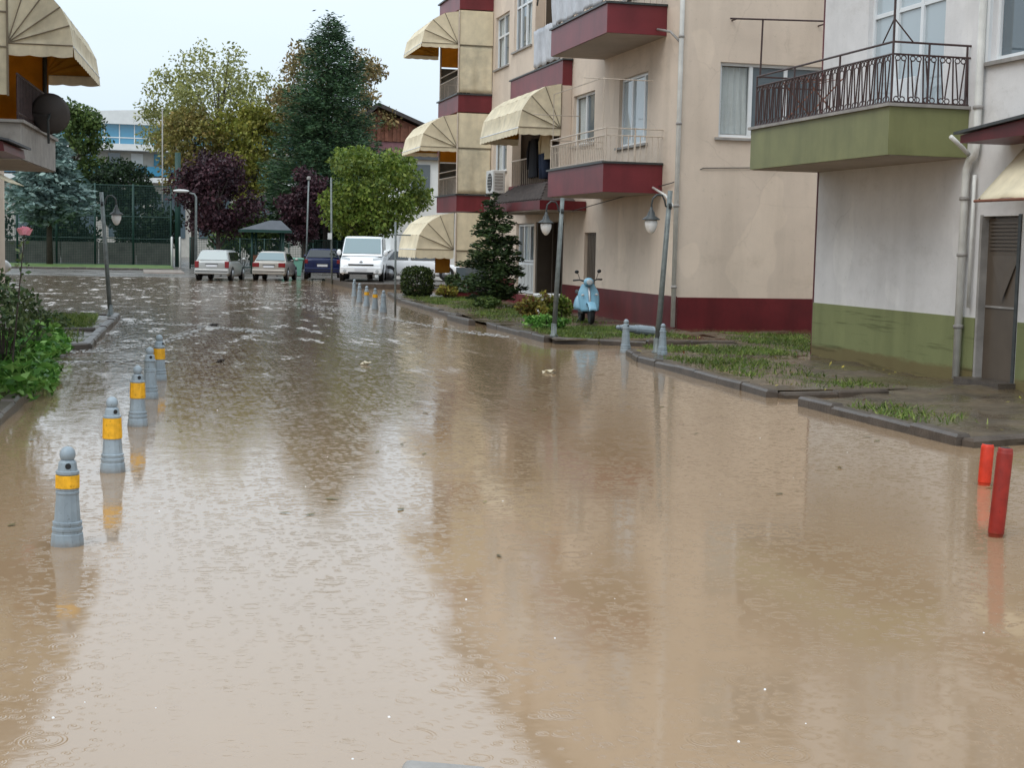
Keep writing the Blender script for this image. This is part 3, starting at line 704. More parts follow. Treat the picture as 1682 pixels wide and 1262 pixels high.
# meter door, white shop-style window and the dark entrance
dm = ubox(MB(), 'X', BX, 39.24, 40.26, -.14, -.09, .95, 2.38).build('door', 'brown', ap)
for k in range(7): ubox(MB(), 'X', BX, 39.28+k*.14, 39.28+k*.14+.1, -.09, -.07, .98, 2.35).build('panel', 'brown', dm)
sw = ubox(MB(), 'X', BX, 45.82, 48.08, -.2, -.1, .45, 1.45).build('door', 'white', ap)
for k in range(5): ubox(MB(), 'X', BX, 45.9+k*.43, 45.9+k*.43+.36, -.1, -.075, .55, 1.38).build('panel', 'acwhite', sw)
window(ap, 'X', BX, 45.82, 48.08, 1.47, 2.7, (.33, .66), None, ('glass', 'glass_sky'), sill=False)
ent = ubox(MB(), 'X', BX, 42.6, 45.4, -1.55, -1.48, .06, 2.7).build('entrance', 'dark', ap)  # near-black backing stands in for the shade inside the doorway
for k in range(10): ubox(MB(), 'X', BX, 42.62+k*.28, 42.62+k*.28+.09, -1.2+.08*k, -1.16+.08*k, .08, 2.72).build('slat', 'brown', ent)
ubox(MB(), 'X', BX, 45.50, 45.585, -1.5, -.03, .07, 2.74).build('entrance_shade_panel', 'brown', ap)  # brown panel added over the reveal to stand in for its shade
for zz0, zz1, yy in ((3.96, 6.54, 47.88), (7.51, 9.98, 44.98)): ubox(MB(), 'X', BX, yy-.03, yy, -1.28, -.005, zz0, zz1).build('loggia_shade_panel', 'brown', ap)  # brown panels added on the far reveals, painting in the loggia shade
ubox(MB(), 'X', BX, 42.42, 47.84, -1.29, -1.26, 3.97, 6.53).build('loggia_shade_back', 'brown', ap)  # dark brown backing, shade put into its colour
# projecting bay, loggias
ubox(MB(), 'X', 12.0, 41.9, 48.1, -.29, 0, 6.66, 7.38).build('bay_band', 'wine', ap)
ubox(MB(), 'X', 12.0, 41.8, 48.2, -.29, .04, 7.385, 7.43).build('bay_ledge', 'darkmetal', ap)
bay = wall('bay_wall', 'beige', ap, 'X', 12.0, 45.1, 48.1, 7.43, 13.4, [(45.5, 47.8, 8.3, 10.35)], .2)
ubox(MB(), 'X', 12.0, 45.1, 45.16, -.29, -.001, 7.43, 13.4).build('bay_cheek', 'beige', ap); ubox(MB(), 'X', 12.0, 48.04, 48.1, -.29, -.001, 7.43, 13.4).build('bay_cheek', 'beige', ap)
window(ap, 'X', 12.0, 45.5, 47.8, 8.3, 10.35, (.42, .72), 9.7, 'glass', {0})
ubox(MB(), 'X', 12.0, 41.9, 48.1, -.29, 0, 3.25, 3.93).build('bay_band', 'wine', ap)
ubox(MB(), 'X', 12.0, 41.9, 42.1, -.29, 0, 3.93, 6.66).build('bay_pier', 'beige', ap); ubox(MB(), 'X', 12.0, 47.7, 48.1, -.29, 0, 3.93, 6.66).build('bay_pier', 'beige', ap)
ubox(MB(), 'X', 12.0, 41.9, 42.2, -.29, 0, 7.43, 10.1).build('bay_pier', 'beige', ap)
lr = MB(); ubox(lr, 'X', 12.0, 42.1, 47.7, 0, .03, 4.72, 4.76); lrail = lr.build('loggia_railing', 'creamrail', ap); bm_ = bar_mesh(.012, .78, 'creamrail')
for k in range(24): put(bm_, 'baluster', lrail, (11.985, 42.2+k*.235, 3.94))
window(ap, 'X', BX+1.2, 45.8, 47.6, 4.3, 6.4, (.5,), None, 'glass_sky', sill=False)
MB().box(BX+1.2, BX+1.25, 43.2, 44.3, 3.96, 6.3).build('door', 'white', ap)
# near balconies
def balcony(z0, z1, x0, y0, y1, mat, xw, lip='darkmetal'):
    b = MB().box(x0, xw-.005, y0, y1, z0, z1).build('balcony', mat, ap if mat == 'wine' else gb)
    MB().box(x0+.04, xw-.006, y0+.04, y1-.04, z0-.012, z0-.002).build('soffit', 'soffit', b)
    MB().box(x0-.05, xw-.006, y0-.05, y1+.05, z1+.002, z1+.05).build('ledge', lip, b)
    return b
b1_ = balcony(3.32, 4.0, 10.8, 34.0, 38.9, 'wine', BX)
bar = bar_mesh(.013, .62, 'creamrail')
for k in range(33): put(bar, 'baluster', b1_, (10.86, 34.06+k*.15, 4.05))
for k in range(9): put(bar, 'baluster', b1_, (10.98+k*.15, 34.05, 4.05))
for z in (4.67, 4.84): MB().tube([(BX, 34.05, z), (10.86, 34.05, z), (10.86, 38.86, z), (BX, 38.86, z)], .018, 6).build('rail', 'creamrail', b1_)
MB().tube([(10.86, 34.05, 4.09), (10.86, 38.86, 4.09)], .014, 6).build('rail', 'creamrail', b1_)
for (x, y) in ((10.86, 34.05), (10.86, 36.4), (10.86, 38.86), (11.6, 34.05)): MB().tube([(x, y, 4.05), (x, y, 4.86)], .02, 6).build('rail_post', 'creamrail', b1_)
df = MB().tube([(10.86, 38.7, 4.85), (10.86, 38.7, 6.05), (10.86, 34.3, 6.05), (10.86, 34.3, 4.85)], .012, 5); df.tube([(10.35, 34.3, 6.02), (12.1, 34.3, 6.02)], .013, 5); df.tube([(10.3, 38.7, 5.5), (11.6, 38.7, 5.5)], .013, 5)
df.build('drying_frame', 'creamrail', b1_)
b2_ = balcony(7.07, 7.75, 10.8, 34.0, 38.9, 'wine', BX)
for k in range(17): put(bar, 'baluster', b2_, (10.86, 34.06+k*.3, 7.8))
for z in (8.4, 8.62): MB().tube([(BX, 34.05, z), (10.86, 34.05, z), (10.86, 38.86, z), (BX, 38.86, z)], .018, 6).build('rail', 'creamrail', b2_)
for k in range(9): put(bar, 'baluster', b2_, (10.98+k*.15, 34.05, 7.8))
def sheet_mesh(x, y0, y1, z0, z1, seed):
    return MB().grid(lambda u, v: (x-.02-.03*math.sin(u*37+seed)*v-.02*math.sin(u*83+v*3)-.05*(1-v)*abs(math.sin(u*9+seed)), y0+(y1-y0)*u, z1+(z0-z1)*v+.03*math.sin(u*23+seed)*v), 70, 8)
tag(sheet_mesh(10.83, 34.1, 38.85, 7.84, 8.64, 1).build('plastic_sheet', 'sheet', smooth=True, fix=False, solid=.006), 'long crumpled grey plastic sheet over the railing of the upper burgundy balcony', 'sheet')
tag(sheet_mesh(11.99, 42.25, 45.0, 7.47, 8.6, 4).build('plastic_sheet', 'sheet', smooth=True, fix=False, solid=.006), 'smaller grey plastic sheet on the loggia beyond the upper burgundy balcony', 'sheet')
# pipes
pipe(ap, [(12.24, BY-.075, .16), (12.24, BY-.075, 13.4)], .055, [(12.24, BY-.075, z) for z in (1.1, 3.0, 4.9, 6.9, 9)])
pipe(ap, [(12.05, 33.96, 7.2), (12.1, 33.2, 7.05), (12.24, BY-.07, 6.75)], .03, mat='concrete')
pipe(ap, [(12.05, 33.96, 3.45), (12.1, 33.2, 3.25), (12.24, BY-.07, 2.9)], .03)
# far stack of balconies with drop curtains
for (z0, z1, zt) in ((6.69, 7.28, 8.2), (3.17, 3.74, 4.65), (10.27, 10.9, None), (-.3, .30, None)):
    b = MB().box(11.07, BX-.005, 52.0, 55.6, z0, z1).build('balcony', 'wine', ap)
    MB().box(11.0, BX-.006, 51.95, 55.65, z1+.002, z1+.05).build('ledge', 'darkmetal', b)
    if zt:
        for k in range(18): put(bar, 'baluster', b, (11.12, 52.15+k*.2, z1+.05))
        for z in (z1+.68, zt): MB().tube([(11.12, 52.05, z), (11.12, 55.55, z)], .02, 6).build('rail', 'creamrail', b)
        MB().box(11.1, 12.28, 55.52, 55.54, z1+1.35, z1+2.95).build('end_curtain', 'orange', b)
        for k in range(9): put(bar, 'baluster', b, (11.15+k*.14, 55.5, z1+.05))
        MB().tube([(11.12, 55.5, z1+.7), (12.28, 55.5, z1+.7)], .02, 6).build('rail', 'creamrail', b)
        MB().box(11.12, 12.28, 55.56, 55.58, z1+.05, z1+1.3).build('end_screen', 'room', b)
        MB().tube([(11.12, 55.5, z1), (11.12, 55.5, z1+2.4)], .035, 6).build('post', 'creamrail', b)
sidew = []
for lo, mid, hi in ((7.36, 9.02, 10.22), (3.80, 5.42, 6.64), (1.2, 1.78, 3.12)):
    m = MB().grid(lambda u, v: (11.06+1.22*u, 52.0-.035-.012*math.sin(u*19+v*2)*(1-v)-.02*math.sin(u*7)*(1-v), lo+(mid-lo)*v), 30, 10)
    s_ = m.build('side_curtain', 'creamold', ap, True, fix=False, solid=.008)
    MB().box(11.06, 12.28, 51.94, 51.99, mid+.01, hi).build('side_panel', 'cream', s_)
    MB().box(11.04, 12.29, 51.92, 51.94, mid-.012, mid+.012).build('seam', 'rib', s_)
    MB().tube([(11.05, 51.93, lo), (11.05, 51.93, hi)], .03, 6).build('corner_post', 'creamrail', s_)
ubox(MB(), 'Y', 52.0, 11.1, 12.28, .0, .05, .72, 1.17).build('basement_window', 'glass', ap)
ubox(MB(), 'Y', 52.0, 11.05, 12.28, .0, .08, .62, .70).build('sill', 'concrete', ap)
MB().box(10.45, 11.0, 52.6, 52.62, .95, 1.75).build('drop_curtain', 'orange', ap)
awning('fan_awning', 'cream fan awning on the top balcony of the far burgundy stack', 11.05, 52.0, 55.6, 9.04, 1.32, 1.14, 'cream', 'fan awnings of the far stack')
awning('fan_awning', 'cream fan awning on the middle balcony of the far burgundy stack', 11.07, 52.0, 55.6, 5.42, 1.34, 1.18, 'cream', 'fan awnings of the far stack')
awning('fan_awning', 'cream fan awning at ground level behind the clipped bush', 11.0, 52.0, 55.6, 1.80, 1.36, 1.30, 'cream', 'fan awnings of the far stack', val=.3)
awning('fan_awning', 'weathered cream fan awning above the hanging laundry', 11.98, 41.9, 46.8, 5.42, 1.27, 1.28, 'creamold', val=.2)
# entrance canopy: hipped tile roof on a burgundy fascia
cp = MB().hexa([(10.95, 40.2, 3.28), (11.98, 40.2, 3.28), (11.98, 47.0, 3.28), (10.95, 47.0, 3.28)], [(11.6, 41.9, 3.82), (11.98, 41.9, 3.82), (11.98, 45.4, 3.82), (11.6, 45.4, 3.82)]).build('entrance_roof', 'rooftile', ap)
MB().box(10.93, 12.28, 40.18, 47.02, 3.02, 3.275).build('fascia', 'winedark', cp)
MB().box(10.97, 12.2, 40.22, 46.98, 2.985, 3.015).build('soffit', 'soffit', cp)
for (y, n) in ((40.6, 14),):
    for k in range(22):
        yy = 40.35+k*.3; t = min(1, max(0, (yy-40.2)/1.7)) * min(1, max(0, (47-yy)/1.6))
        MB().tube([(10.94, yy, 3.30), (10.95+.65*t, min(max(yy, 40.2), 47), 3.30+.54*t)], .05, 5).build('tile_row', 'rooftile', cp)
# laundry, air conditioner, dish
def coat(name, label, y, x, z, wd, ht, mat, cat='laundry', sleeves=True):
    t = thing(name, label, cat, (x, y, z-ht), 'laundry hanging under the weathered awning')
    m = MB()
    def fn(u, v):
        a = u*2*PI; ww = wd*(.30+.20*min(1, v*4)+.08*v); return (x+.09*math.sin(a)*(.6+.4*v)*(1+.15*math.sin(a*5)), y+ww*math.cos(a)*(1+.03*math.sin(v*9)), z-ht*v-.05*abs(math.cos(a))*(1-v))
    m.grid(fn, 22, 9); m.build('garment_body', mat, t, True, fix=False)
    if sleeves:
        for s in (-1, 1): MB().tube([(x, y+s*wd*.42, z-.07), (x-.02, y+s*wd*.62, z-ht*.35), (x-.01, y+s*wd*.66, z-ht*.78)], [.075, .07, .055], 8).build('sleeve', mat, t, True)
    MB().tube([(x, y, z-.02), (x, y, z+.06), (x, y+.03, z+.1), (x, y+.05, z+.07)], .006, 5).build('hook', 'darkmetal', t)
    return t
coat('hanging_coat', 'long black coat hanging on the loggia under the weathered awning', 44.6, 11.9, 5.3, .85, 1.2, 'cloth_black')
coat('hanging_jacket', 'beige jacket hanging beside the long black coat', 43.1, 11.88, 5.42, .9, .85, 'cloth_beige')
tr_ = thing('hanging_trousers', 'dark blue trousers hanging below the beige jacket', 'laundry', (11.9, 43.2, 4.0), 'laundry hanging under the weathered awning')
for s in (-1, 1): MB().tube([(11.9, 43.25+s*.12, 4.75), (11.9, 43.25+s*.15, 4.4), (11.9, 43.25+s*.17, 4.02)], [.17, .15, .13], 8).build('trouser_leg', 'denim', tr_, True)
MB().box(11.80, 12.0, 42.88, 43.6, 4.56, 4.7).build('waistband', 'denim', tr_, bevel=.02)
acu = thing('air_conditioner', 'white air conditioner unit on the wall beside the middle side curtain', 'air conditioner', (11.7, 49.2, 3.7))
MB().box(11.55, 11.98, 48.5, 49.5, 3.72, 4.5).build('casing', 'acwhite', acu, bevel=.03)
MB().lathe([(.3, 0), (.3, .02), (.27, .03)], 20, (11.53, 48.9, 4.1), 'X').build('fan_grille', 'blacktrim', acu)
for k in range(5): MB().tube([(11.52, 48.62, 3.9+k*.1), (11.52, 49.18, 3.9+k*.1)], .008, 4).build('grille_bar', 'acwhite', acu)
for k in range(6): MB().box(11.62, 11.9, 48.485, 48.5, 3.85+k*.1, 3.9+k*.1).build('vent', 'concrete', acu)
MB().box(11.5, 12.3, 48.6, 48.66, 3.64, 3.72).build('bracket', 'darkmetal', acu); MB().box(11.5, 12.3, 49.3, 49.36, 3.64, 3.72).build('bracket', 'darkmetal', acu)
def dish(name, label, c, nrm, r, mat):
    t = thing(name, label, 'satellite dish', (c[0], c[1], c[2]-r))
    q = Vector(nrm).to_track_quat('Z', 'Y').to_matrix(); m = MB()
    pr = lambda p: tuple(Vector(c)+q @ Vector(p))
    m.grid(lambda u, v: pr((r*v*math.cos(2*PI*u), r*1.08*v*math.sin(2*PI*u), .28*r*v*v)), 28, 6)
    m.build('reflector', mat, t, True, fix=False, solid=.015)
    MB().tube([pr((0, -r, .28*r)), pr((0, -r*.4, r*.9))], .015, 6).build('arm', 'darkmetal', t)
    MB().ball(pr((0, -r*.35, r*.95)), .06).build('receiver', 'acwhite', t, True)
    MB().tube([pr((0, 0, 0)), pr((0, -.05, -.25)), pr((0, -.5, -.3))], .025, 6).build('mount', 'darkmetal', t)
    return t
dish('satellite_dish', 'pale satellite dish above the small grey plastic sheet', (11.6, 43.6, 9.75), (-.6, -.7, .35), .5, 'acwhite')
# washing-line brackets on the front wall
wl = thing('washing_line', 'rusty T-shaped washing line bracket above the curtained front window', 'washing line', (14.5, BY, 7.3))
MB().tube([(13.32, BY-.35, 7.33), (15.95, BY-.35, 7.41)], .022, 6).build('bar', 'rustrail', wl)
MB().tube([(14.13, BY-.35, 7.34), (14.12, BY-.33, 6.0)], .022, 6).build('upright', 'rustrail', wl)
for x in (13.5, 15.7): MB().tube([(x, BY-.35, 7.34), (x, BY+.02, 7.34)], .018, 6).build('bracket', 'rustrail', wl)

# ------------------------------------------------------------------ white block with olive balcony and base
gb = thing('apartment_building', 'white plastered apartment block with olive balcony and olive base at right', 'building', (17, 18, 0))
wall('street_wall', 'lilac', gb, 'X', BX, 9, 25.5, -.3, 12.5, [(18.90, 19.91, .12, 2.58), (21.25, 23.8, 4.25, 6.9), (16.9, 19.9, 4.87, 7.0), (21.25, 23.8, 8.0, 10.6)])
MB().box(BX+.02, 22, 25.44, 25.5, -.3, 12.5).build('end_wall', 'lilac', gb); MB().box(BX+.02, 22, 9, 9.06, -.3, 12.5).build('end_wall', 'lilac', gb)
MB().box(21.9, 22, 9.06, 25.44, -.3, 12.5).build('end_wall', 'lilac', gb); MB().box(BX-.4, 22.4, 8.6, 25.9, 12.5, 12.8).build('roof', 'concrete', gb)
MB().box(BX-.012, BX+.3, 25.502, 25.54, -.3, 12.4).build('corner_strip', 'winedark', gb)
for (u0, u1) in ((9, 18.84), (19.97, 25.5)): ubox(MB(), 'X', BX, u0, u1, -.05, .015, -.3, 1.05).build('plinth', 'greenplinth', gb)
window(gb, 'X', BX, 21.25, 23.8, 4.27, 6.88, (.34, .66), 6.05, 'glass_sky')
window(gb, 'X', BX, 21.25, 23.8, 8.02, 10.58, (.34, .66), 9.8, 'glass_sky')
ubox(MB(), 'X', BX, 22.2, 23.0, -.09, -.05, 4.3, 4.9).build('door_panel', 'white', gb)
ww_ = window(gb, 'X', BX, 16.9, 19.9, 4.87, 7.0, (.36, .7), None, 'glass', {0})
ubox(MB(), 'X', BX, 19.905, 20.1, -.02, .05, 4.82, 7.05).build('window_surround', 'white', gb)
dr = ubox(MB(), 'X', BX, 18.94, 19.88, -.16, -.1, .14, 2.55).build('metal_door', 'brown', gb)
for k in range(8): ubox(MB(), 'X', BX, 19.0, 19.81, -.1, -.075, 2.08+k*.055, 2.11+k*.055).build('louvre', 'brown', dr)
MB().add([(BX+.09, 19.40-.36, 1.75), (BX+.075, 19.40, 1.75), (BX+.09, 19.40+.36, 1.75), (BX+.06, 19.40, 1.32), (BX+.09, 19.40-.36, 2.0), (BX+.09, 19.40+.36, 2.0)], [(4, 3, 5), (4, 1, 3), (1, 5, 3)]).build('door_emboss', 'brown', dr, fix=False)
ubox(MB(), 'X', BX, 18.96, 19.86, -.1, -.08, 1.22, 1.25).build('door_rib', 'concrete', dr)
ubox(MB(), 'X', BX, 19.88, 19.94, -.2, .02, .1, 2.6).build('door_frame', 'concrete', dr); ubox(MB(), 'X', BX, 18.87, 18.94, -.2, .02, .1, 2.6).build('door_frame', 'darkmetal', dr)
MB().box(12.0, 12.38, 18.8, 20.0, -.1, .16).build('door_step', 'kerb', gb)
b3_ = balcony(3.48, 4.2, 10.96, 20.42, 25.6, 'green', BX, 'concrete')
# wrought iron: V bars between scrolls
def scroll_unit():
    m = MB()
    for s in (-1, 1):
        m.tube([(s*.015, 0, .08), (s*.075, 0, .62)], .012, 5)
        for z in (.045, .655): m.tube([(s*.05+.042*math.cos(a), 0, z+.04*math.sin(a)) for a in [k*PI/4 for k in range(9)]], .010, 4, False)
    m.tube([(.15, 0, .0), (.125, 0, .70)], .013, 5)
    me = bpy.data.meshes.new('baluster'); me.from_pydata(m.v, [], m.f); me.materials.append(MT['rustrail']); return me
su = scroll_unit()
for k in range(5): put(su, 'baluster', b3_, (11.13+k*.25, 20.46, 4.27))
for k in range(20): put(su, 'baluster', b3_, (11.0, 20.62+k*.25, 4.27), (0, 0, PI/2))
for z, r in ((4.27, .013), (4.98, .016), (5.16, .018)): MB().tube([(BX, 20.46, z), (11.0, 20.46, z), (11.0, 25.5, z), (BX, 25.5, z)], r, 6).build('rail', 'rustrail', b3_)
for (x, y) in ((11.0, 20.46), (11.0, 22.2), (11.0, 23.9), (11.0, 25.5), (12.24, 20.46), (11.6, 20.46)): MB().tube([(x, y, 4.25), (x, y, 5.17)], .017, 6).build('rail_post', 'rustrail', b3_)
wp = MB().tube([(11.0, 20.46, 4.3), (11.0, 20.46, 6.6)], .018, 6)
wp.tube([(11.0, 20.46, 5.5), (11.32, 20.46, 5.17)], .012, 5); wp.tube([(11.0, 20.46, 5.5), (11.0, 20.8, 5.17)], .012, 5); wp.tube([(10.5, 20.46, 6.1), (11.6, 20.46, 6.1)], .014, 5)
wp.build('line_post', 'rustrail', b3_)
ch = thing('drying_rack', 'brown folding drying rack standing on the olive balcony', 'drying rack', (11.5, 24.3, 4.25))
for y in (23.9, 24.8):
    MB().tube([(11.2, y, 4.26), (11.9, y, 5.0)], .013, 5).build('leg', 'timber', ch); MB().tube([(11.9, y, 4.26), (11.2, y, 5.0)], .013, 5).build('leg', 'timber', ch)
for k in range(5): MB().tube([(11.25+k*.15, 23.9, 5.0), (11.25+k*.15, 24.8, 5.0)], .008, 5).build('rod', 'timber', ch)
pipe(gb, [(12.2, 20.02, 12.4), (12.2, 20.02, 3.62), (12.2, 20.06, 3.48), (12.2, 20.18, 3.42), (12.2, 20.25, 3.3), (12.2, 20.27, 3.1), (12.2, 20.27, .1)], .06, [(12.2, 20.27, z) for z in (.9, 2.0, 2.85)]+[(12.2, 20.02, z) for z in (4.2, 6)])
pipe(gb, [(12.23, 20.07, 3.2), (12.23, 20.07, 1.2)], .028, mat='pipe')
pipe(gb, [(11.7, 19.9, 3.74), (11.95, 20.0, 3.6), (12.2, 20.2, 3.5)], .035)
cn_ = MB().hexa([(11.5, 17.0, 3.62), (12.28, 17.0, 3.62), (12.28, 19.3, 3.60), (11.5, 19.3, 3.60)], [(11.5, 17.0, 3.88), (12.28, 17.0, 3.95), (12.28, 19.3, 3.78), (11.5, 19.3, 3.71)]).build('door_canopy', 'winedark', gb)
MB().hexa([(11.42, 16.9, 3.885), (12.28, 16.9, 3.955), (12.28, 19.36, 3.79), (11.42, 19.36, 3.72)], [(11.42, 16.9, 3.93), (12.28, 16.9, 4.0), (12.28, 19.36, 3.83), (11.42, 19.36, 3.76)]).build('roof_sheet', 'darkmetal', cn_)
fl = thing('drop_awning', 'plain cream drop awning under the burgundy canopy at right', 'awning', (11.7, 17.8, 2.8))
MB().grid(lambda u, v: (12.1-.75*v, 17.0+1.55*u, 3.56-.80*v-.02*math.sin(u*9)), 12, 8).build('fabric', 'cream', fl, True, fix=False, solid=.01)
MB().tube([(11.35, 16.9, 2.75), (11.35, 18.6, 2.75)], .02, 8).build('front_bar', 'timber', fl)
for y in (17.0, 18.5): MB().tube([(12.28, y, 3.0), (11.36, y, 2.77)], .014, 6).build('arm', 'darkmetal', fl)
# thin facade cable
tag(MB().tube([(12.26, 42.0, 3.2), (11.9, 40.2, 3.0), (12.26, 33.2, 3.55), (12.9, BY-.03, 3.9), (15.5, BY-.03, 4.0)], .012, 4).build('cable', 'darkmetal'), 'thin sagging cable strung along the beige facade under the balcony', 'cable')

# ------------------------------------------------------------------ left block (seen only by its balcony), built square and then turned
lb = thing('apartment_building', 'dim apartment block at left edge with grey balcony slab and brown railing', 'building')
MB().box(-9, -1.4, -16, 9, -.3, 13.5).build('wall', 'beige', lb)
MB().box(-9.4, -1.0, -16.4, 9.4, 13.5, 13.8).build('roof', 'concrete', lb)
s1 = MB().box(-1.39, .22, -.05, 5.2, 3.38, 4.02).build('balcony', 'concrete', lb)
MB().box(-1.39, .28, -.12, 5.26, 4.025, 4.08).build('ledge', 'concrete', s1)
MB().box(-1.36, .19, -.02, 5.17, 3.362, 3.376).build('soffit', 'soffit', s1)
s2 = MB().box(-1.39, .22, -.05, 5.2, 7.07, 7.75).build('balcony', 'concrete', lb)
bb = bar_mesh(.02, .8, 'rustrail')
for k in range(26): put(bb, 'baluster', s1, (.16, .05+k*.2, 4.08))
for z in (4.2, 4.9): MB().tube([(.16, .0, z), (.16, 5.15, z), (-1.3, 5.15, z)], .025, 6).build('rail', 'rustrail', s1)
MB().box(.13, .145, .1, 5.1, 4.1, 4.86).build('railing_sheet', 'rustrail', s1)
MB().tube([(.05, 4.9, 4.0), (.05, 4.9, 6.3)], .05, 8).build('post', 'darkmetal', s1)
m = MB()
for (z0, z1) in ((4.52, 5.36), (5.38, 5.98), (6.0, 6.62)): m.box(-1.36, -.005, -.01, .02, z0, z1)
pn = m.build('side_curtain', 'creamold', lb)
for z in (5.37, 5.99): MB().box(-1.36, -.005, -.03, -.012, z-.014, z+.014).build('seam', 'rib', pn)
MB().box(-.012, .02, -.035, .03, 4.5, 6.65).build('corner_post', 'rib', pn)
MB().box(-1.30, -1.28, .3, 4.8, 4.1, 6.3).build('back_curtain', 'orange', lb)
MB().box(-1.36, .12, 4.95, 4.97, 4.10, 6.5).build('end_curtain', 'orange', lb)
cl_ = MB().hexa([(-1.39, -5.4, 3.25), (.72, -5.4, 3.22), (.72, -3.2, 3.22), (-1.39, -3.2, 3.25)], [(-1.39, -5.4, 3.72), (.70, -5.4, 3.36), (.70, -3.2, 3.36), (-1.39, -3.2, 3.72)]).build('door_canopy', 'winedark', lb)
MB().hexa([(-1.39, -5.5, 3.73), (.80, -5.5, 3.365), (.80, -3.1, 3.365), (-1.39, -3.1, 3.73)], [(-1.39, -5.5, 3.77), (.80, -5.5, 3.40), (.80, -3.1, 3.40), (-1.39, -3.1, 3.77)]).build('roof_sheet', 'slate', cl_)
MB().grid(lambda u, v: (-.1+.82*v, -5.0+1.6*u, 3.2-.42*v), 6, 6).build('drop_awning', 'cream', lb, True, fix=False, solid=.01)
TURN = Matrix.Translation((-2.24, 28.5, 0)) @ Matrix.Rotation(-math.radians(3.7), 4, 'Z')
lb.location = (-2.24, 28.5, 0); lb.rotation_euler = (0, 0, -math.radians(3.7))
aw = awning('fan_awning', 'large cream fan awning with ochre lining at top left', 0, 0, 5.2, 5.44, 1.14, 1.16, 'creamold', side=1, val=.2, ribs=6)
aw.location = TURN @ Vector((0, 2.6, 5.44)); aw.rotation_euler = (0, 0, -math.radians(3.7))
dish('satellite_dish', 'dark round satellite dish on the balcony at left edge', (-1.62, 30.4, 4.34), (.1, .95, .28), .37, 'dish')

# ------------------------------------------------------------------ bollards and posts
def bollard(label, x, y, z=0.0, band=(.37, .455), grp=None, rot=0.0, tilt=(0, 0), name='bollard', k=1.0):
    t = thing(name, label, 'bollard', (0, 0, 0), grp)
    pr = [(.116, -.30), (.116, .02), (.110, .075), (.104, .08), (.104, .095), (.108, .10), (.108, .118), (.100, .122), (.100, .135), (.104, .14), (.104, .155), (.093, .16),
          (.079, .335), (.083, .34), (.083, .352), (.078, .356), (.078, .362), (.082, .366), (.080, .372), (.073, .376), (.071, .465), (.083, .468), (.083, .485), (.070, .49), (.062, .54), (.050, .556)]
    MB().lathe(pr, 12, rot=.2).build('body', 'bollard', t)
    MB().ball((0, 0, .592), .055, seg=14, rings=10).build('cap', 'bollard', t, True)
    if band:
        r0 = .0765+(.465-band[0])*.095 if band[0] > .38 else .0765
        rb = lambda z: (.079+(.335-z)*.08 if z < .335 else .0765)+.008
        MB().lathe([(rb(band[0])-.004, band[0]), (rb(band[0]), band[0]+.002), (rb(band[1]), band[1]-.002), (rb(band[1])-.004, band[1])], 12, rot=.2).build('reflective_band', 'yellow', t)
    MB().lathe([(.019, -.004), (.021, .0), (.011, .006)], 10, (0, -.064, .522), 'Y').build('chain_eye', 'blacktrim', t)
    t.location = (x, y, z); t.rotation_euler = (tilt[0], tilt[1], rot); t.scale = (k*.92, k*.92, k)
    return t
GL = 'bollards standing in the flood on the left'
bollard('nearest grey bollard, standing in the water with a narrow yellow band', -.44, 9.89, 0, (.375, .46), GL, .1, (0, .01))
bollard('second nearest grey bollard in the left row with a deep yellow band', -.2, 12.97, 0, (.29, .465), GL, .5, (.01, -.012))
bollard('third grey bollard in the left row with a deep yellow band', .01, 16.13, 0, (.30, .465), GL, .3)
bollard('plain grey bollard without a band, fourth in the left row', .16, 18.9, 0, None, GL, .2)
bollard('farthest grey bollard of the left row with a yellow band', .31, 21.33, 0, (.30, .45), GL, 1)
GR = 'small bollards across the far right of the street'
for i, (x, y, bd, lab) in enumerate([(7.7, 53.77, None, 'most distant of the small grey bollards before the white van'), (7.18, 48.9, None, 'second most distant small grey bollard before the white van'), (6.94, 45.75, (.36, .46), 'middle small bollard with a yellow band before the white van'),
        (6.89, 43.74, (.36, .46), 'small bollard with a yellow band next to the plain nearest one of the far row'), (6.84, 41.89, None, 'nearest of the small grey bollards, beside the thin cross-barred post')]):
    bollard(lab, x, y, 0, bd, GR, i)
bollard('pale grey bollard in the water in front of the fallen one', 9.03, 26.73, 0, None, None, .4, k=1.0)
bollard('pale grey bollard on the kerb beside the right lamp post', 9.18, 25.1, .10, None, None, .9, k=.86)
fb = bollard('fallen pale grey bollard lying on the kerb near the scooter', 10.2, 30.6, .20, None, None, .3)
fb.rotation_euler = (0, -PI/2+.10, .25); fb.location = (10.55, 30.2, .24)
def red_post(label, x, y, r, h, mat, tx, ty):
    t = thing('red_post', label, 'post', (0, 0, 0), None)
    MB().lathe([(r, -.4), (r, h-.01), (r-.006, h)], 20).build('tube', mat, t, True)
    MB().lathe([(r-.012, h+.0005), (r-.02, h+.004)], 20).build('cap', 'blacktrim', t)
    MB().lathe([(r+.003, .02), (r+.004, .03), (r+.004, h*.94), (r+.003, h*.95)], 20).build('reflective_wrap', mat, t, True)
    t.location = (x, y, 0); t.rotation_euler = (tx, ty, 0); return t
red_post('taller dark red post leaning in the water at right edge', 5.94, 9.24, .052, .64, 'red', .0, .07)
red_post('shorter bright red post behind the leaning dark red one', 7.17, 11.37, .052, .36, 'redbright', 0, .05)

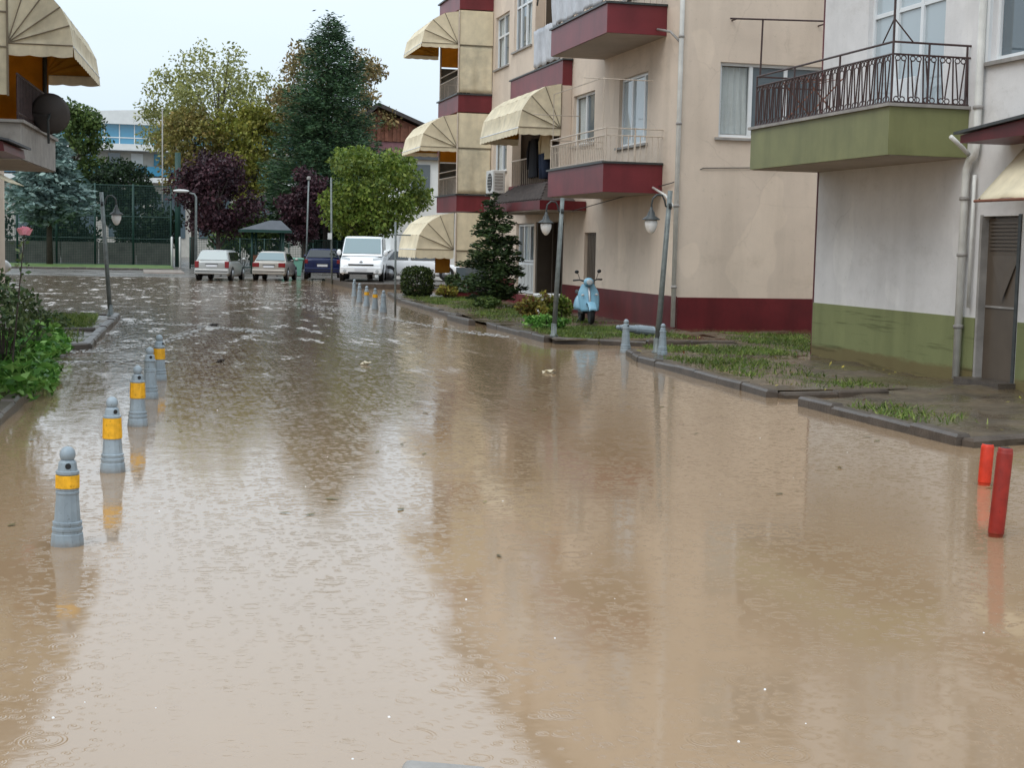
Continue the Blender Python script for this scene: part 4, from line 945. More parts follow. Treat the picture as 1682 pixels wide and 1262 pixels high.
# ------------------------------------------------------------------ lamps and poles
def lamp(label, x, y, z, h, lean, side, drop=.35):
    t = thing('street_lamp', label, 'street lamp', (0, 0, 0), 'garden lamps along the street')
    tx = lambda zz: lean*zz/h
    MB().lathe([(.09, -.05), (.09, .02), (.065, .03), (.06, .25), (.056, .26)], 12).build('base', 'steel', t, True)
    MB().tube([(0, 0, 0), (tx(h/2), 0, h/2), (tx(h), 0, h)], [.056, .05, .045], 12).build('pole', 'steel', t, True)
    zt = h-.18; x0 = tx(zt)
    MB().tube([(x0, 0, zt-.12), (x0+side*.07, 0, zt-.1), (x0+side*.09, 0, zt), (x0+side*.14, 0, zt+.09), (x0+side*.24, 0, zt+.10), (x0+side*.32, 0, zt+.03), (x0+side*.34, 0, zt-.08), (x0+side*.34, 0, zt-.16)], .018, 8).build('arm', 'darkmetal', t, True)
    ln = MB().lathe([(.02, 0), (.035, -.06), (.06, -.10), (.075, -.16), (.165, -.225), (.168, -.235), (.14, -.238)], 20, (x0+side*.34, 0, zt-.12)).build('lamp_shade', 'darkmetal', t, True)
    MB().lathe([(.10, -.236), (.118, -.27), (.112, -.34), (.08, -.43), (.035, -.485), (.005, -.495)], 18, (x0+side*.34, 0, zt-.12)).build('globe', 'globe', t, True)
    MB().tube([(x0-.03, 0, zt-.1), (x0+.03, 0, zt-.1)], .07, 10).build('bracket', 'darkmetal', t)
    t.location = (x, y, z); return t
lamp('lamp post on the right-hand kerb corner with its lantern hooked to the left', 9.25, 25.6, .1, 2.95, .17, -1)
lamp('lamp post among the rose shrubs with its lantern hooked to the left', 8.62, 30.3, .1, 2.92, .12, -1)
lamp('lamp post on the left bed with its lantern on the right', -.62, 37.6, .08, 3.0, -.20, 1)
sp_ = thing('thin_post', 'thin grey post with a crossbar beside the small bollards', 'post', (6.95, 40.5, 0))
MB().tube([(6.95, 40.5, -.3), (6.92, 40.5, 2.58)], .03, 8).build('pole', 'steel', sp_, True); MB().tube([(6.75, 40.5, 2.22), (7.35, 40.5, 2.22)], .02, 6).build('crossbar', 'steel', sp_)
sl = thing('street_lamp', 'far street lamp with white head above the silver estate car', 'street lamp', (3.2, 84, 0))
MB().tube([(3.2, 84, 0), (3.2, 84, 4.3), (3.1, 84, 4.45), (2.85, 84, 4.5)], [.08, .06, .05, .04], 8).build('pole', 'steel', sl, True)
MB().ball((2.4, 84, 4.6), .45, .14, .09, 14, 8).build('lamp_head', 'acwhite', sl, True)
tp = thing('utility_pole', 'tall pale pole just left of the white van', 'pole', (8.95, 70, 0))
MB().tube([(8.95, 70, 0), (8.88, 70, 5.0)], .045, 8).build('pole', 'steel', tp, True); MB().box(8.75, 8.92, 69.9, 70.1, 2.1, 2.4).build('junction_box', 'acwhite', tp)
tp2 = thing('utility_pole', 'slender pale pole left of the tall one near the navy car', 'pole', (8.6, 78, 0))
MB().tube([(8.6, 78, 0), (8.72, 78, 5.2)], .04, 8).build('pole', 'steel', tp2, True); MB().lathe([(.1, 0), (.1, .12), (.03, .16)], 10, (8.72, 78, 5.2)).build('cap', 'concrete', tp2)
mast = thing('flagpole', 'tall thin pale mast by the blue-glass hall', 'pole', (1.8, 108, 0))
MB().tube([(1.8, 108, 0), (1.8, 108, 11.0)], [.06, .04], 8).build('pole', 'concrete', mast, True); MB().ball((1.8, 108, 11.05), .08).build('finial', 'facwhite', mast, True)

# ------------------------------------------------------------------ cars
def loft(m, secs):
    n = len(secs[0]); base = len(m.v)
    for s_ in secs: m.v += [tuple(q) for q in s_]
    for i in range(len(secs)-1):
        for k in range(n-1): a = base+i*n+k; m.f.append((a, a+1, a+n+1, a+n))
    m.f.append(tuple(base+k for k in range(n))); m.f.append(tuple(base+(len(secs)-1)*n+k for k in range(n))[::-1])
def car(name, label, cat, L, W, H, belt, cab, stations, paint, glassm='carglass', x=0, y=0, z=0, head=0, group=None, front=False, van=False):
    """local: forward +y; cab = (rear base y, rear top y, front top y, front base y)"""
    t = thing(name, label, cat, (0, 0, 0), group); hw = W/2
    m = MB(); secs = []
    for (yy, zb, zt, k) in stations:
        h = hw*k; mid = zb+(zt-zb)*.45
        half = [(h*.86, yy, zb), (h*.97, yy, zb+.10), (h, yy, mid), (h*.985, yy, zt-.10), (h*.93, yy, zt-.025), (h*.6, yy, zt+.012)]
        secs.append(half+[(-a, b, c) for a, b, c in half[::-1]])
    loft(m, secs); body = m.build('body', paint, t, True, bevel=.05)
    y0, y1, y2, y3 = cab; hb, ht = hw*.93, hw*(.86 if van else .74)
    m = MB(); S = []
    ncab = [(y0, belt-.05, hb*.99), (y0+(y1-y0)*.5, belt+(H-belt)*.46, (hb+ht)/2), (y1, H-.03, ht), (y1+.15, H, ht), ((y1+y2)/2, H+.012, ht*1.01), (y2-.15, H, ht), (y2, H-.03, ht*.985), (y2+(y3-y2)*.5, belt+(H-belt)*.45, (hb+ht)/2), (y3, belt-.05, hb*.98)]
    # greenhouse lofted along the car: each station is an arch from belt to roof
    for (yy, zt, wd) in ncab:
        half = [(hb, yy, belt-.06), (hb-(hb-wd)*.5, yy, belt-.06+(zt-belt+.06)*.5), (wd, yy, max(belt-.05, zt-.05)), (wd*.9, yy, zt), (0, yy, zt+.012)]
        S.append(half+[(-a, b, c) for a, b, c in half[:-1][::-1]])
    loft(m, S); m.build('roof', paint, t, True, bevel=.035)
    def pane(nm, p4, off, mat=glassm):
        p = [Vector(q) for q in p4]; n_ = (p[1]-p[0]).cross(p[3]-p[0]).normalized()*off
        MB().add([q+n_ for q in p]+[q-n_*.5 for q in p], [(0,1,2,3),(7,6,5,4),(0,4,5,1),(1,5,6,2),(2,6,7,3),(3,7,4,0)]).build(nm, mat, t)
    lerp = lambda a, b, k: a+(b-a)*k
    e = .12
    pane('rear_window', [(-lerp(hb, ht, .12)*.93, lerp(y0, y1, .14), lerp(belt, H, .10)), (lerp(hb, ht, .12)*.93, lerp(y0, y1, .14), lerp(belt, H, .10)), (ht*.93, lerp(y0, y1, .86), lerp(belt, H, .86)), (-ht*.93, lerp(y0, y1, .86), lerp(belt, H, .86))], .022)
    pane('windscreen', [(lerp(hb, ht, .08)*.94, lerp(y3, y2, .1), lerp(belt, H, .06)), (-lerp(hb, ht, .08)*.94, lerp(y3, y2, .1), lerp(belt, H, .06)), (-ht*.94, lerp(y3, y2, .9), lerp(belt, H, .88)), (ht*.94, lerp(y3, y2, .9), lerp(belt, H, .88))], .022)
    ym = (y1+y2)/2
    for s in (-1, 1):
        xa, xb = lerp(hb, ht, .05)*s, lerp(hb, ht, .9)*s
        for (a0, a1, b0, b1) in ((lerp(y0, y1, .45)+.1, ym-.06, y1+.12, ym-.06), (ym+.06, lerp(y3, y2, .25)-.1, ym+.06, y2-.08)):
            q = [(xa, a0, belt+.02), (xa, a1, belt+.02), (xb, b1, H-.10), (xb, b0, H-.10)]
            pane('side_window', q if s > 0 else [q[1], q[0], q[3], q[2]], .03, 'carglassdark')
        MB().ball((s*(hw+.07), lerp(y3, y2, .25)-.05, belt+.08), .10, .06, .075 if not van else .13, 10, 6).build('mirror', paint, t, True)
    wr = .31 if not van else .33
    for s in (-1, 1):
        for yy in (-L/2+.75, L/2-.82):
            wl_ = MB().lathe([(wr-.09, -.10), (wr-.02, -.10), (wr, -.07), (wr, .07), (wr-.02, .10), (wr-.09, .10)], 20, (s*(hw-.10), yy, wr), 'X').build('wheel', 'tyre', t, True)
            MB().lathe([(.03, s*.0), (wr-.10, s*.01), (wr-.09, s*.03)], 14, (s*(hw-.005), yy, wr), 'X').build('rim', 'rim', wl_, True)
            MB().lathe([(wr+.05, -.02), (wr+.05, .02)], 18, (s*(hw-.012), yy, wr+.02), 'X').build('wheel_arch', 'blacktrim', t)
    return t, hw
def rear_kit(t, L, hw, zl, zb, zplate, tall=False, lampm='tail', paint='silver', lw=.26, lh=.22):
    yb = -L/2
    for s in (-1, 1): MB().box(min(s*(hw-.04), s*(hw-.04-lw)), max(s*(hw-.04), s*(hw-.04-lw)), yb-.015, yb+.1, zl-lh/2, zl+lh/2).build('tail_light', lampm, t, bevel=.02)
    MB().box(-hw*.96, hw*.96, yb-.09, yb+.08, zb-.13, zb+.12).build('rear_bumper', paint, t, bevel=.04)
    MB().box(-hw*.9, hw*.9, yb-.095, yb-.08, zb-.02, zb+.01).build('bumper_strip', 'blacktrim', t)
    pl = MB().box(-.26, .26, yb-.03, yb-.012, zplate-.055, zplate+.055).build('number_plate', 'plate', t)
    MB().box(-.30, .30, yb-.022, yb-.005, zplate+.06, zplate+.10).build('plate_trim', 'blacktrim', t)
    MB().tube([(hw*.5, yb-.06, zb-.2), (hw*.5, yb+.2, zb-.2)], .03, 8).build('exhaust', 'blacktrim', t)
sed = lambda L, zt, zr: [(-L/2, .34, zr-.06, .90), (-L/2+.06, .26, zr, .965), (-L/2+.6, .2, zt, 1), (-.2, .18, zt, 1), (L/2-1.5, .18, zt-.03, 1), (L/2-.7, .2, zt-.17, .98), (L/2-.15, .26, zt-.28, .93), (L/2, .36, zt-.42, .86)]
G1 = 'cars parked at the far end'
t, hw = car('parked_car', 'silver hatchback car parked at far left, seen from behind', 'car', 4.2, 1.72, 1.46, .94, (-2.0, -1.62, .5, 1.3), sed(4.2, .95, .93), 'silver', 'carglass', group=G1)
rear_kit(t, 4.2, hw, .78, .45, .72, lw=.2, lh=.32); t.location = (4.05, 74.6, .0); t.rotation_euler = (0, 0, -math.radians(15))
t, hw = car('parked_car', 'champagne saloon car beside the silver hatchback, seen from behind', 'car', 4.3, 1.70, 1.43, .95, (-1.72, -1.12, .45, 1.3), sed(4.3, .95, .93), 'champagne', 'carglass', group=G1)
rear_kit(t, 4.3, hw, .78, .45, .70, paint='champagne', lw=.34, lh=.22); t.location = (6.85, 76.0, 0); t.rotation_euler = (0, 0, -math.radians(14))
t, hw = car('parked_car', 'dark navy off-road car half hidden by the white van', 'car', 4.3, 1.85, 1.55, 1.08, (-2.0, -1.75, .6, 1.3), sed(4.3, 1.08, 1.05), 'navy', 'carglassdark', group=G1)
rear_kit(t, 4.3, hw, .92, .5, .72, paint='navy', lw=.16, lh=.2); t.location = (9.45, 77.2, .06); t.rotation_euler = (0, 0, -math.radians(9))
# white van, front towards the viewer
L = 4.3
vst = [(-L/2, .34, 1.1, .95), (-L/2+.1, .26, 1.14, 1), (0, .22, 1.14, 1), (L/2-1.2, .22, 1.12, 1), (L/2-.55, .24, 1.02, .99), (L/2-.15, .28, .86, .95), (L/2, .36, .70, .88)]
t, hw = car('parked_van', 'white compact van facing the street beside the lime tree', 'van', L, 1.90, 1.88, 1.12, (-2.12, -2.0, .55, 1.55), vst, 'carwhite', 'carglass', group=None, van=True)
yf = L/2
MB().box(-.9, .9, yf-.06, yf+.04, .32, .62).build('front_bumper', 'carwhite', t, bevel=.05)
MB().box(-.55, .55, yf-.02, yf+.052, .30, .40).build('lower_grille', 'blacktrim', t, bevel=.01); MB().box(-.55, .55, yf-.1, yf+.02, .67, .73).build('upper_grille', 'blacktrim', t, bevel=.01)
MB().box(-.27, .27, yf+.03, yf+.06, .46, .57).build('number_plate', 'plate', t)
for s in (-1, 1):
    MB().hexa([(s*.52, yf-.12, .84), (s*.86, yf-.32, .84), (s*.86, yf-.5, .84), (s*.52, yf-.3, .84)], [(s*.5, yf-.22, .96), (s*.88, yf-.45, 1.02), (s*.86, yf-.6, 1.02), (s*.5, yf-.4, .97)]).build('headlight', 'lens', t)
    MB().lathe([(.07, -.01), (.075, .01), (.05, .02)], 12, (s*.7, yf+.035, .44), 'Y').build('fog_light', 'lens', t)
MB().lathe([(.07, -.01), (.075, .01), (.05, .02)], 14, (0, yf-.07, .80), 'Y').build('badge', 'rim', t)
MB().tube([(.25, yf-.78, 1.17), (.75, yf-.95, 1.3)], .012, 5).build('wiper', 'blacktrim', t)
t.location = (10.2, 68.2, .24); t.scale = (1.03, 1.03, 1.07); t.rotation_euler = (0, 0, math.radians(168))
# white cars behind the clipped bush, pale car at the left edge
t, hw = car('parked_car', 'white estate car partly hidden behind the van, side on', 'car', 4.4, 1.74, 1.50, .96, (-2.05, -1.7, .4, 1.3), sed(4.4, .96, .95), 'carwhite', 'carglassdark', group=G1)
rear_kit(t, 4.4, hw, .8, .45, .7, paint='carwhite'); t.location = (13.1, 80.5, .1); t.rotation_euler = (0, 0, -math.radians(8))
t, hw = car('parked_car', 'white saloon car showing between the awning and the clipped bush', 'car', 4.3, 1.74, 1.45, .95, (-1.8, -1.3, .4, 1.25), sed(4.3, .95, .94), 'carwhite', 'carglassdark', group=G1)
rear_kit(t, 4.3, hw, .8, .45, .7, paint='carwhite'); t.location = (13.2, 70.5, .24); t.rotation_euler = (0, 0, -math.radians(100))
t, hw = car('parked_car', 'pale grey car cut off by the left edge of the photo', 'car', 4.3, 1.74, 1.60, 1.0, (-1.9, -1.6, .4, 1.25), sed(4.3, 1.0, .98), 'silver', 'carglass', group=G1)
rear_kit(t, 4.3, hw, .8, .45, .7, paint='silver'); t.location = (-7.1, 62.5, .25); t.rotation_euler = (0, 0, -math.radians(75))

# ------------------------------------------------------------------ scooter
sct = thing('scooter', 'pale blue motor scooter parked against the burgundy wall', 'scooter', (0, 0, 0))
def wheelx(y, nm):
    q = MB().lathe([(.13, -.045), (.20, -.055), (.235, -.03), (.24, 0), (.235, .03), (.20, .055), (.13, .045)], 22, (0, y, .24), 'X').build('wheel', 'tyre', sct, True)
    MB().lathe([(.03, -.04), (.13, -.035), (.13, .035), (.03, .04)], 16, (0, y, .24), 'X').build('rim', 'rim', q, True)
wheelx(.62, 'f'); wheelx(-.62, 'r')
MB().grid(lambda u, v: (.10*math.cos(PI*u)*(1-.1*abs(v-.5)), .62+.285*math.cos(PI*(.1+.8*v)), .24+.285*math.sin(PI*(.1+.8*v))+.03*math.sin(PI*u)), 8, 14).build('mudguard', 'skyblue', sct, True, fix=False, solid=.012)
MB().grid(lambda u, v: ((u-.5)*2*(.22+.04*math.sin(v*PI))*(1-.35*max(0, v-.7)/.3), .40+.10*math.cos((u-.5)*PI)-.12*v+.06*(1-v), .32+.66*v), 14, 12).build('leg_shield', 'skyblue', sct, True, fix=False, solid=.02)
MB().box(-.17, .17, -.25, .38, .26, .32).build('footboard', 'blacktrim', sct, bevel=.02)
MB().grid(lambda u, v: (.20*math.sin(PI*(u-.5))*(.6+.4*math.sin(PI*v))*1.0, -.95+.85*v, .32+.40*math.cos(PI*(u-.5))*(.75+.25*math.sin(PI*v))), 14, 12).build('rear_cowl', 'skyblue', sct, True, fix=False, solid=.02)
MB().hexa([(-.13, -.85, .72), (.13, -.85, .72), (.14, -.12, .70), (-.14, -.12, .70)], [(-.10, -.82, .82), (.10, -.82, .82), (.11, -.16, .79), (-.11, -.16, .79)]).build('seat', 'blacktrim', sct, bevel=.03)
MB().tube([(0, .62, .24), (0, .50, .62), (0, .40, 1.0)], .03, 8).build('fork', 'rim', sct, True)
MB().ball((0, .40, 1.03), .13, .14, .11, 14, 8).build('headset', 'skyblue', sct, True)
MB().lathe([(.075, -.02), (.075, .02), (.05, .03)], 16, (0, .52, 1.03), 'Y').build('headlight', 'lens', sct, True)
for s in (-1, 1):
    MB().tube([(s*.08, .40, 1.05), (s*.22, .36, 1.09), (s*.36, .28, 1.08)], [.02, .018, .022], 8).build('handlebar', 'blacktrim', sct, True)
    MB().tube([(s*.2, .36, 1.09), (s*.26, .36, 1.26)], .008, 5).build('mirror_stem', 'blacktrim', sct); MB().ball((s*.28, .36, 1.29), .055, .02, .045, 10, 6).build('mirror', 'blacktrim', sct, True)
    MB().ball((s*.17, .50, .72), .045, .02, .03, 10, 6).build('indicator', 'lens', sct, True)
MB().box(-.10, .10, .30, .36, .85, .92).build('glovebox', 'blacktrim', sct)
MB().tube([(.12, -.1, .2), (.2, -.12, .08), (.22, -.2, .0)], .012, 5).build('stand', 'darkmetal', sct)
sct.location = (10.85, 35.2, .11); sct.rotation_euler = (0, .05, math.radians(174))
wbox = thing('storage_box', 'white polystyrene box lying behind the rose shrubs', 'box', (10.9, 39, .1))
MB().box(10.6, 11.2, 38.7, 39.3, .1, .62).build('box_body', 'facwhite', wbox, bevel=.02); MB().box(10.57, 11.23, 38.67, 39.33, .622, .70).build('lid', 'facwhite', wbox, bevel=.02)

# ------------------------------------------------------------------ planting near the buildings
conifer('fir_tree', 'small dark fir tree in the bed before the entrance', 10.55, 44.0, .1, .5, 3.45, 1.25, LF['fir'], 11, nlev=15, nb=11, per=120, lsize=.15, droop=.05, power=.62, ratio=.35, trunk_r=.06, spread=.15, ups=-.06)
shrub('clipped_bush', 'dark clipped box bush beside the ground level awning', 9.75, 52.3, .1, .52, 1.05, LF['hedge'], 21, 4200, .085, 'bush', depth=.6, box=True)
shrub('leafy_bush', 'loose grey green bush between the clipped bush and the basement window', 10.8, 51.0, .1, .40, .95, LF['rose'], 22, 1100, .11, 'bush')
shrub('red_leaved_shrub', 'low reddish shrub in front of the loose grey green bush', 10.45, 50.3, .1, .45, .55, LF['mixred'], 23, 700, .10, 'shrub')
shrub('rose_shrub', 'tall red and yellow leaved shrub left of the middle lamp post', 9.25, 34.2, .1, .50, .85, LF['mixred'], 24, 1500, .085, 'shrub')
shrub('rose_shrub', 'yellowish green shrub between the middle lamp post and the scooter', 9.85, 34.0, .1, .42, .78, LF['lime'], 25, 1300, .085, 'shrub')
shrub('low_plant', 'low dark plant at the foot of the small fir', 10.0, 42.2, .1, .55, .40, LF['darkgreen'], 26, 900, .10, 'plant')
shrub('low_plant', 'low green plant left of the yellowish green shrub at the kerb', 9.1, 32.6, .1, .6, .35, LF['cover'], 27, 900, .09, 'plant')
# left bed: ground cover, rose bush with one pink bloom
shrub('rose_bush', 'leggy rose bush with one pink bloom at left edge', -1.7, 20.4, .1, .78, 1.6, LF['rose'], 31, 1300, .08, 'bush', nst=14, clump=22, cr=.24)
rb = thing('rose_cane', 'tall rose cane carrying a single pink bloom at far left', 'flower', (-1.4, 19.6, .1))
MB().tube([(-1.55, 19.6, .1), (-1.45, 19.6, 1.1), (-1.36, 19.6, 2.02)], [.014, .01, .006], 5).build('stem', 'bark', rb)
m = MB()
for k in range(14):
    a = k*2.4; rr = .018+.0035*k
    m.grid(lambda u, v, a=a, rr=rr: (-1.36+rr*math.cos(a+(u-.5)*1.6)*(1+.6*v), 19.6+rr*math.sin(a+(u-.5)*1.6)*(1+.6*v), 2.03+.085*v*(1-.35*(2*u-1)**2)-.0025*k), 4, 3)
m.build('bloom', 'pinkpetal', rb, True, fix=False)
P_ = np.stack([RNG.uniform(-1.56, -1.30, 60), RNG.uniform(19.45, 19.75, 60), RNG.uniform(.6, 1.95, 60)], 1); quads_mesh('leaf', leaf_quads(P_, RNG.normal(size=(60, 3)), .07, .6), LF['rose'], rb)['kind'] = 'stuff'
r_ = np.random.default_rng(41); nn = 5200
P_ = np.stack([r_.uniform(-3.2, -1.0, nn), r_.uniform(17.6, 26.5, nn), np.zeros(nn)], 1)
P_[:, 0] = np.minimum(P_[:, 0], -1.12+.12*np.sin(P_[:, 1]*3)+.14*np.sin(P_[:, 1]*1.3)-.02*(P_[:, 1]-20))
P_[:, 2] = .1+(.30+.16*np.sin(P_[:, 0]*3.1)*np.sin(P_[:, 1]*2.2))*r_.random(nn)**.5
P_[:, 2] = np.where(P_[:, 0] > -1.4, P_[:, 2]*np.clip((-P_[:, 0]-.75)/.6, .25, 1), P_[:, 2])
stuff(quads_mesh('ground_cover', leaf_quads(P_, np.stack([r_.normal(size=nn), r_.normal(size=nn), r_.normal(size=nn)*.5-.1], 1), .16, .42), LF['cover']), 'bright green ground cover spilling over the left kerb', 'ground cover')
for i, (x, y, h) in enumerate(((-1.55, 29.3, .55), (-2.0, 33, .5))):
    shrub('twiggy_shrub', ['thin twiggy shrub in the left bed behind the rose bush', 'small twiggy shrub beside the grass strip on the left'][i], x, y, .08, .45, h, LF['rose'], 50+i, 240, .07, 'shrub')

# ------------------------------------------------------------------ trees at the far end
conifer('blue_spruce', 'blue spruce with a bare trunk at far left', -5.3, 98, .1, 3.2, 8.3, 3.3, LF['blue'], 61, nlev=18, nb=18, per=60, lsize=.42, droop=.16, power=.5, ratio=.4, trunk_r=.22, spread=.17, ups=.12)
tree('broadleaf_tree', 'green broadleaf tree rising behind the satellite dish at far left', -4.6, 113, 0, 4.5, 12.4, 2.7, LF['darkgreen'], 62, 46, 7000, .30, cr=.30)
tree('broadleaf_tree', 'low dark green tree between the spruce and the blue-glass hall', -1.0, 109, 0, 2.4, 7.5, 2.7, LF['deep'], 63, 40, 7500, .28, cr=.34)
tree('plane_tree', 'tall thinning autumn tree with sparse crown left of the dark conifer', 6.3, 119, 0, 5.0, 18.0, 6.2, LF['autumn'], 64, 210, 17000, .28, cr=.15, trunk_r=.26, sparse=.55)
tree('maple_tree', 'rounded golden green tree in front of the tall autumn one', 8.5, 114, 0, 4.0, 13.6, 3.1, LF['gold'], 65, 60, 8000, .30, cr=.30)
tree('maple_tree', 'golden brown tree left of the rounded golden green one', 4.2, 115, 0, 3.6, 12.6, 3.0, LF['goldbrown'], 66, 52, 6500, .30, cr=.32)
tree('poplar_tree', 'slim russet poplar showing left of the dark conifer top', 12.3, 113, 0, 6.0, 18.8, 2.9, LF['russet'], 67, 60, 5000, .30, cr=.30, shape='egg')
tree('poplar_tree', 'slim russet poplar showing right of the dark conifer', 17.0, 113, 0, 5.0, 17.6, 2.7, LF['russet'], 68, 60, 5200, .30, cr=.30, shape='egg')
conifer('tall_conifer', 'tall dark green conifer in the middle of the tree row', 12.4, 100, 0, 3.6, 16.8, 5.0, LF['cedar'], 69, nlev=36, nb=24, per=140, lsize=.30, droop=.12, power=.55, ratio=.26, trunk_r=.3, spread=.13, ups=.14)
conifer('young_conifer', 'bluish young conifer below the left side of the tall dark one', 9.5, 104, 0, 1.4, 8.3, 1.7, LF['cedar'], 70, nlev=18, nb=12, per=36, lsize=.32, droop=.2, power=.6, ratio=.36, trunk_r=.16, spread=.15)
tree('plum_tree', 'large dark purple plum tree behind the silver hatchback', 4.9, 93, 0, 1.7, 7.5, 2.7, LF['plum'], 71, 60, 11000, .24, cr=.30, trunk_r=.14)
tree('plum_tree', 'smaller dark purple plum tree behind the navy car', 10.3, 94, 0, 1.5, 6.7, 1.8, LF['plum'], 72, 44, 7000, .23, cr=.32, trunk_r=.12)
tree('lime_tree', 'bright yellow green tree above the white van', 11.0, 71.5, .2, 1.9, 7.0, 2.95, LF['lime'], 73, 70, 14000, .21, cr=.24, trunk_r=.11)
tree('bare_tree', 'pale leafless tree beyond the house on the right', 21.3, 122, 0, 6, 13.4, 2.0, LF['bare'], 74, 26, 900, .16, cr=.3, trunk_r=.10)
for i, (x, y, hw_, h, lm, lab) in enumerate([(-11.5, 107, 3.6, 5.0, 'deep', 'dark hedge tree behind the spruce trunk at far left'), (-5.0, 108, 3.0, 4.2, 'deep', 'dark hedge behind the fence left of the lamp post'), (.8, 107.5, 2.6, 4.4, 'deep', 'dark hedge behind the fence right of the lamp post'),
        (7.0, 103, 2.6, 4.4, 'darkgreen', 'green bush behind the shelter'), (12.8, 102, 2.8, 4.6, 'deep', 'dark hedge behind the navy car'), (16.5, 98, 2.6, 4.6, 'darkgreen', 'green bush beyond the white van')]):
    shrub('hedge', lab, x, y, .05, hw_, h, LF[lm], 80+i, 4200, .30, 'hedge', depth=1.4, clump=26, nst=12, cr=.36)
tree('broadleaf_tree', 'leafy green tree filling the gap behind the lime tree', 15.4, 92, 0, 1.6, 7.0, 2.4, LF['darkgreen'], 90, 36, 5000, .28, cr=.34)
# far wood that reads as one mass
nn = 26000; xw = RNG.uniform(-60, 70, nn); hh = 6.0+1.6*np.sin(xw*.31)+1.2*np.sin(xw*.83+1)
P_ = np.stack([xw, RNG.uniform(176, 182, nn), hh*RNG.random(nn)**.6], 1)
stuff(quads_mesh('far_wood', leaf_quads(P_, RNG.normal(size=(nn, 3)), .9, .6), LF['deep']), 'far dark line of trees behind everything', 'trees')

# ------------------------------------------------------------------ sports fence, wall, hall, houses, shelter
def net_mat():
    m, nt, p, L_ = new_mat('green_net')
    p.inputs['Base Color'].default_value = (.010, .04, .032, 1); p.inputs['Roughness'].default_value = .6
    t = node(nt, 'ShaderNodeBsdfTransparent'); mxs = node(nt, 'ShaderNodeMixShader')
    g = node(nt, 'ShaderNodeNewGeometry'); s = node(nt, 'ShaderNodeSeparateXYZ'); L_.new(g.outputs['Position'], s.inputs[0])
    def wires(o): return mth(nt, 'LESS_THAN', mth(nt, 'FRACT', mth(nt, 'MULTIPLY', o, 9.0)), .16)
    f = mth(nt, 'MAXIMUM', wires(s.outputs[0]), wires(s.outputs[2]))
    L_.new(f, mxs.inputs[0]); L_.new(t.outputs[0], mxs.inputs[1]); L_.new(p.outputs[0], mxs.inputs[2]); L_.new(mxs.outputs[0], nt.nodes['Material Output'].inputs[0])
    return m
MT['net'] = net_mat()
fn_ = thing('court_fence', 'tall dark green sports court fence behind the lawn at left', 'fence', (-6, 104.4, 0))
for k in range(8):
    x = 2.3-2.5*k
    MB().tube([(x, 104.4, 0), (x, 104.4, 5.6)], .07, 8).build('post', 'fencegreen', fn_, True)
    if k < 7: MB().box(x-2.43, x-.07, 104.39, 104.41, .1, 5.5).build('net_panel', 'net', fn_)
for z in (.15, 1.9, 3.4, 5.5): MB().tube([(-16, 104.4, z), (2.3, 104.4, z)], .035, 6).build('rail', 'fencegreen', fn_)
MB().tube([(2.75, 104.0, 0), (2.75, 104.0, 7.8)], .20, 10).build('corner_mast', 'fencegreen', fn_, True)
fr = thing('low_fence', 'low dark green fence running behind the parked cars', 'fence', (9, 99, 0))
for k in range(9):
    x = 3.4+1.6*k; MB().tube([(x, 99, 0), (x, 99, 2.1)], .05, 8).build('post', 'fencegreen', fr, True)
    if k < 8: MB().box(x+.06, x+1.54, 98.99, 99.01, .1, 2.0).build('net_panel', 'net', fr)
for z in (.2, 2.05): MB().tube([(3.4, 99, z), (16.2, 99, z)], .03, 6).build('rail', 'fencegreen', fr)
for i, x in enumerate((3.1, 3.6)):
    q = thing('white_post', ['left of two short white posts beside the far street lamp', 'right of two short white posts beside the far street lamp'][i], 'post', (x-2.05, 90, 0), 'short white posts by the far lamp')
    MB().lathe([(.07, 0), (.07, 1.95), (.03, 2.0)], 10, (x-2.05+1.1, 95, .1)).build('tube', 'facwhite', q, True)
    MB().lathe([(.1, 0), (.1, .08)], 10, (x-2.05+1.1, 95, .1)).build('foot', 'concrete', q)
cw = thing('court_wall', 'low grey concrete wall behind the court fence', 'wall', (-8, 106, 0))
for k in range(9): MB().box(-20+2.5*k+.02, -20+2.5*k+2.48, 105.8, 106, 0, 1.62).build('panel', 'room', cw)
hall = thing('sports_hall', 'white modern hall with bands of blue glass in the distance', 'building', (4, 165, 0))
MB().box(-14, 26, 160.5, 176, 0, 11.6).build('wall', 'faccream', hall)
m = MB(); m.exty([(-14, 13.6)]+[(-14+40*k/16, 14.0+1.2*math.sin(PI*k/16)) for k in range(17)]+[(26, 13.6)], 159.2, 176); m.build('roof', 'facwhite', hall)
gbx = MB().box(-13.8, 25.8, 159.9, 160.5, 11.6, 13.6).build('glass_band', 'blueglass', hall)
for k in range(27): MB().box(-13.7+k*1.5, -13.6+k*1.5, 159.84, 159.9, 11.6, 13.6).build('mullion', 'facwhite', gbx)
MB().box(-13.8, 25.8, 159.83, 159.9, 12.2, 12.3).build('transom', 'facwhite', gbx)
MB().box(-14, 26, 158.6, 160.4, 10.9, 11.55).build('white_band', 'facwhite', hall)
for k in range(16): q = MB().box(-12+k*2.3, -12+k*2.3+1.2, 160.40, 160.48, 9.5, 10.7).build('window', ['blueglass', 'glass', 'facwhite'][k % 3], hall)
MB().box(-14, 26, 159.6, 160.4, 8.4, 9.35).build('blue_band', 'blueglass', hall); MB().box(-14, 26, 159.2, 160.4, 7.7, 8.2).build('white_band', 'facwhite', hall)
for k in range(8): MB().box(-12+k*4.6, -12+k*4.6+3.2, 160.40, 160.47, 2.0, 6.6).build('window', 'glass', hall)
ph = thing('house', 'mauve house with timber gable behind the lime tree', 'house', (19.5, 116, 0))
MB().box(15.6, 23.5, 112, 121, 0, 9.6).build('wall', 'pinkwall', ph)
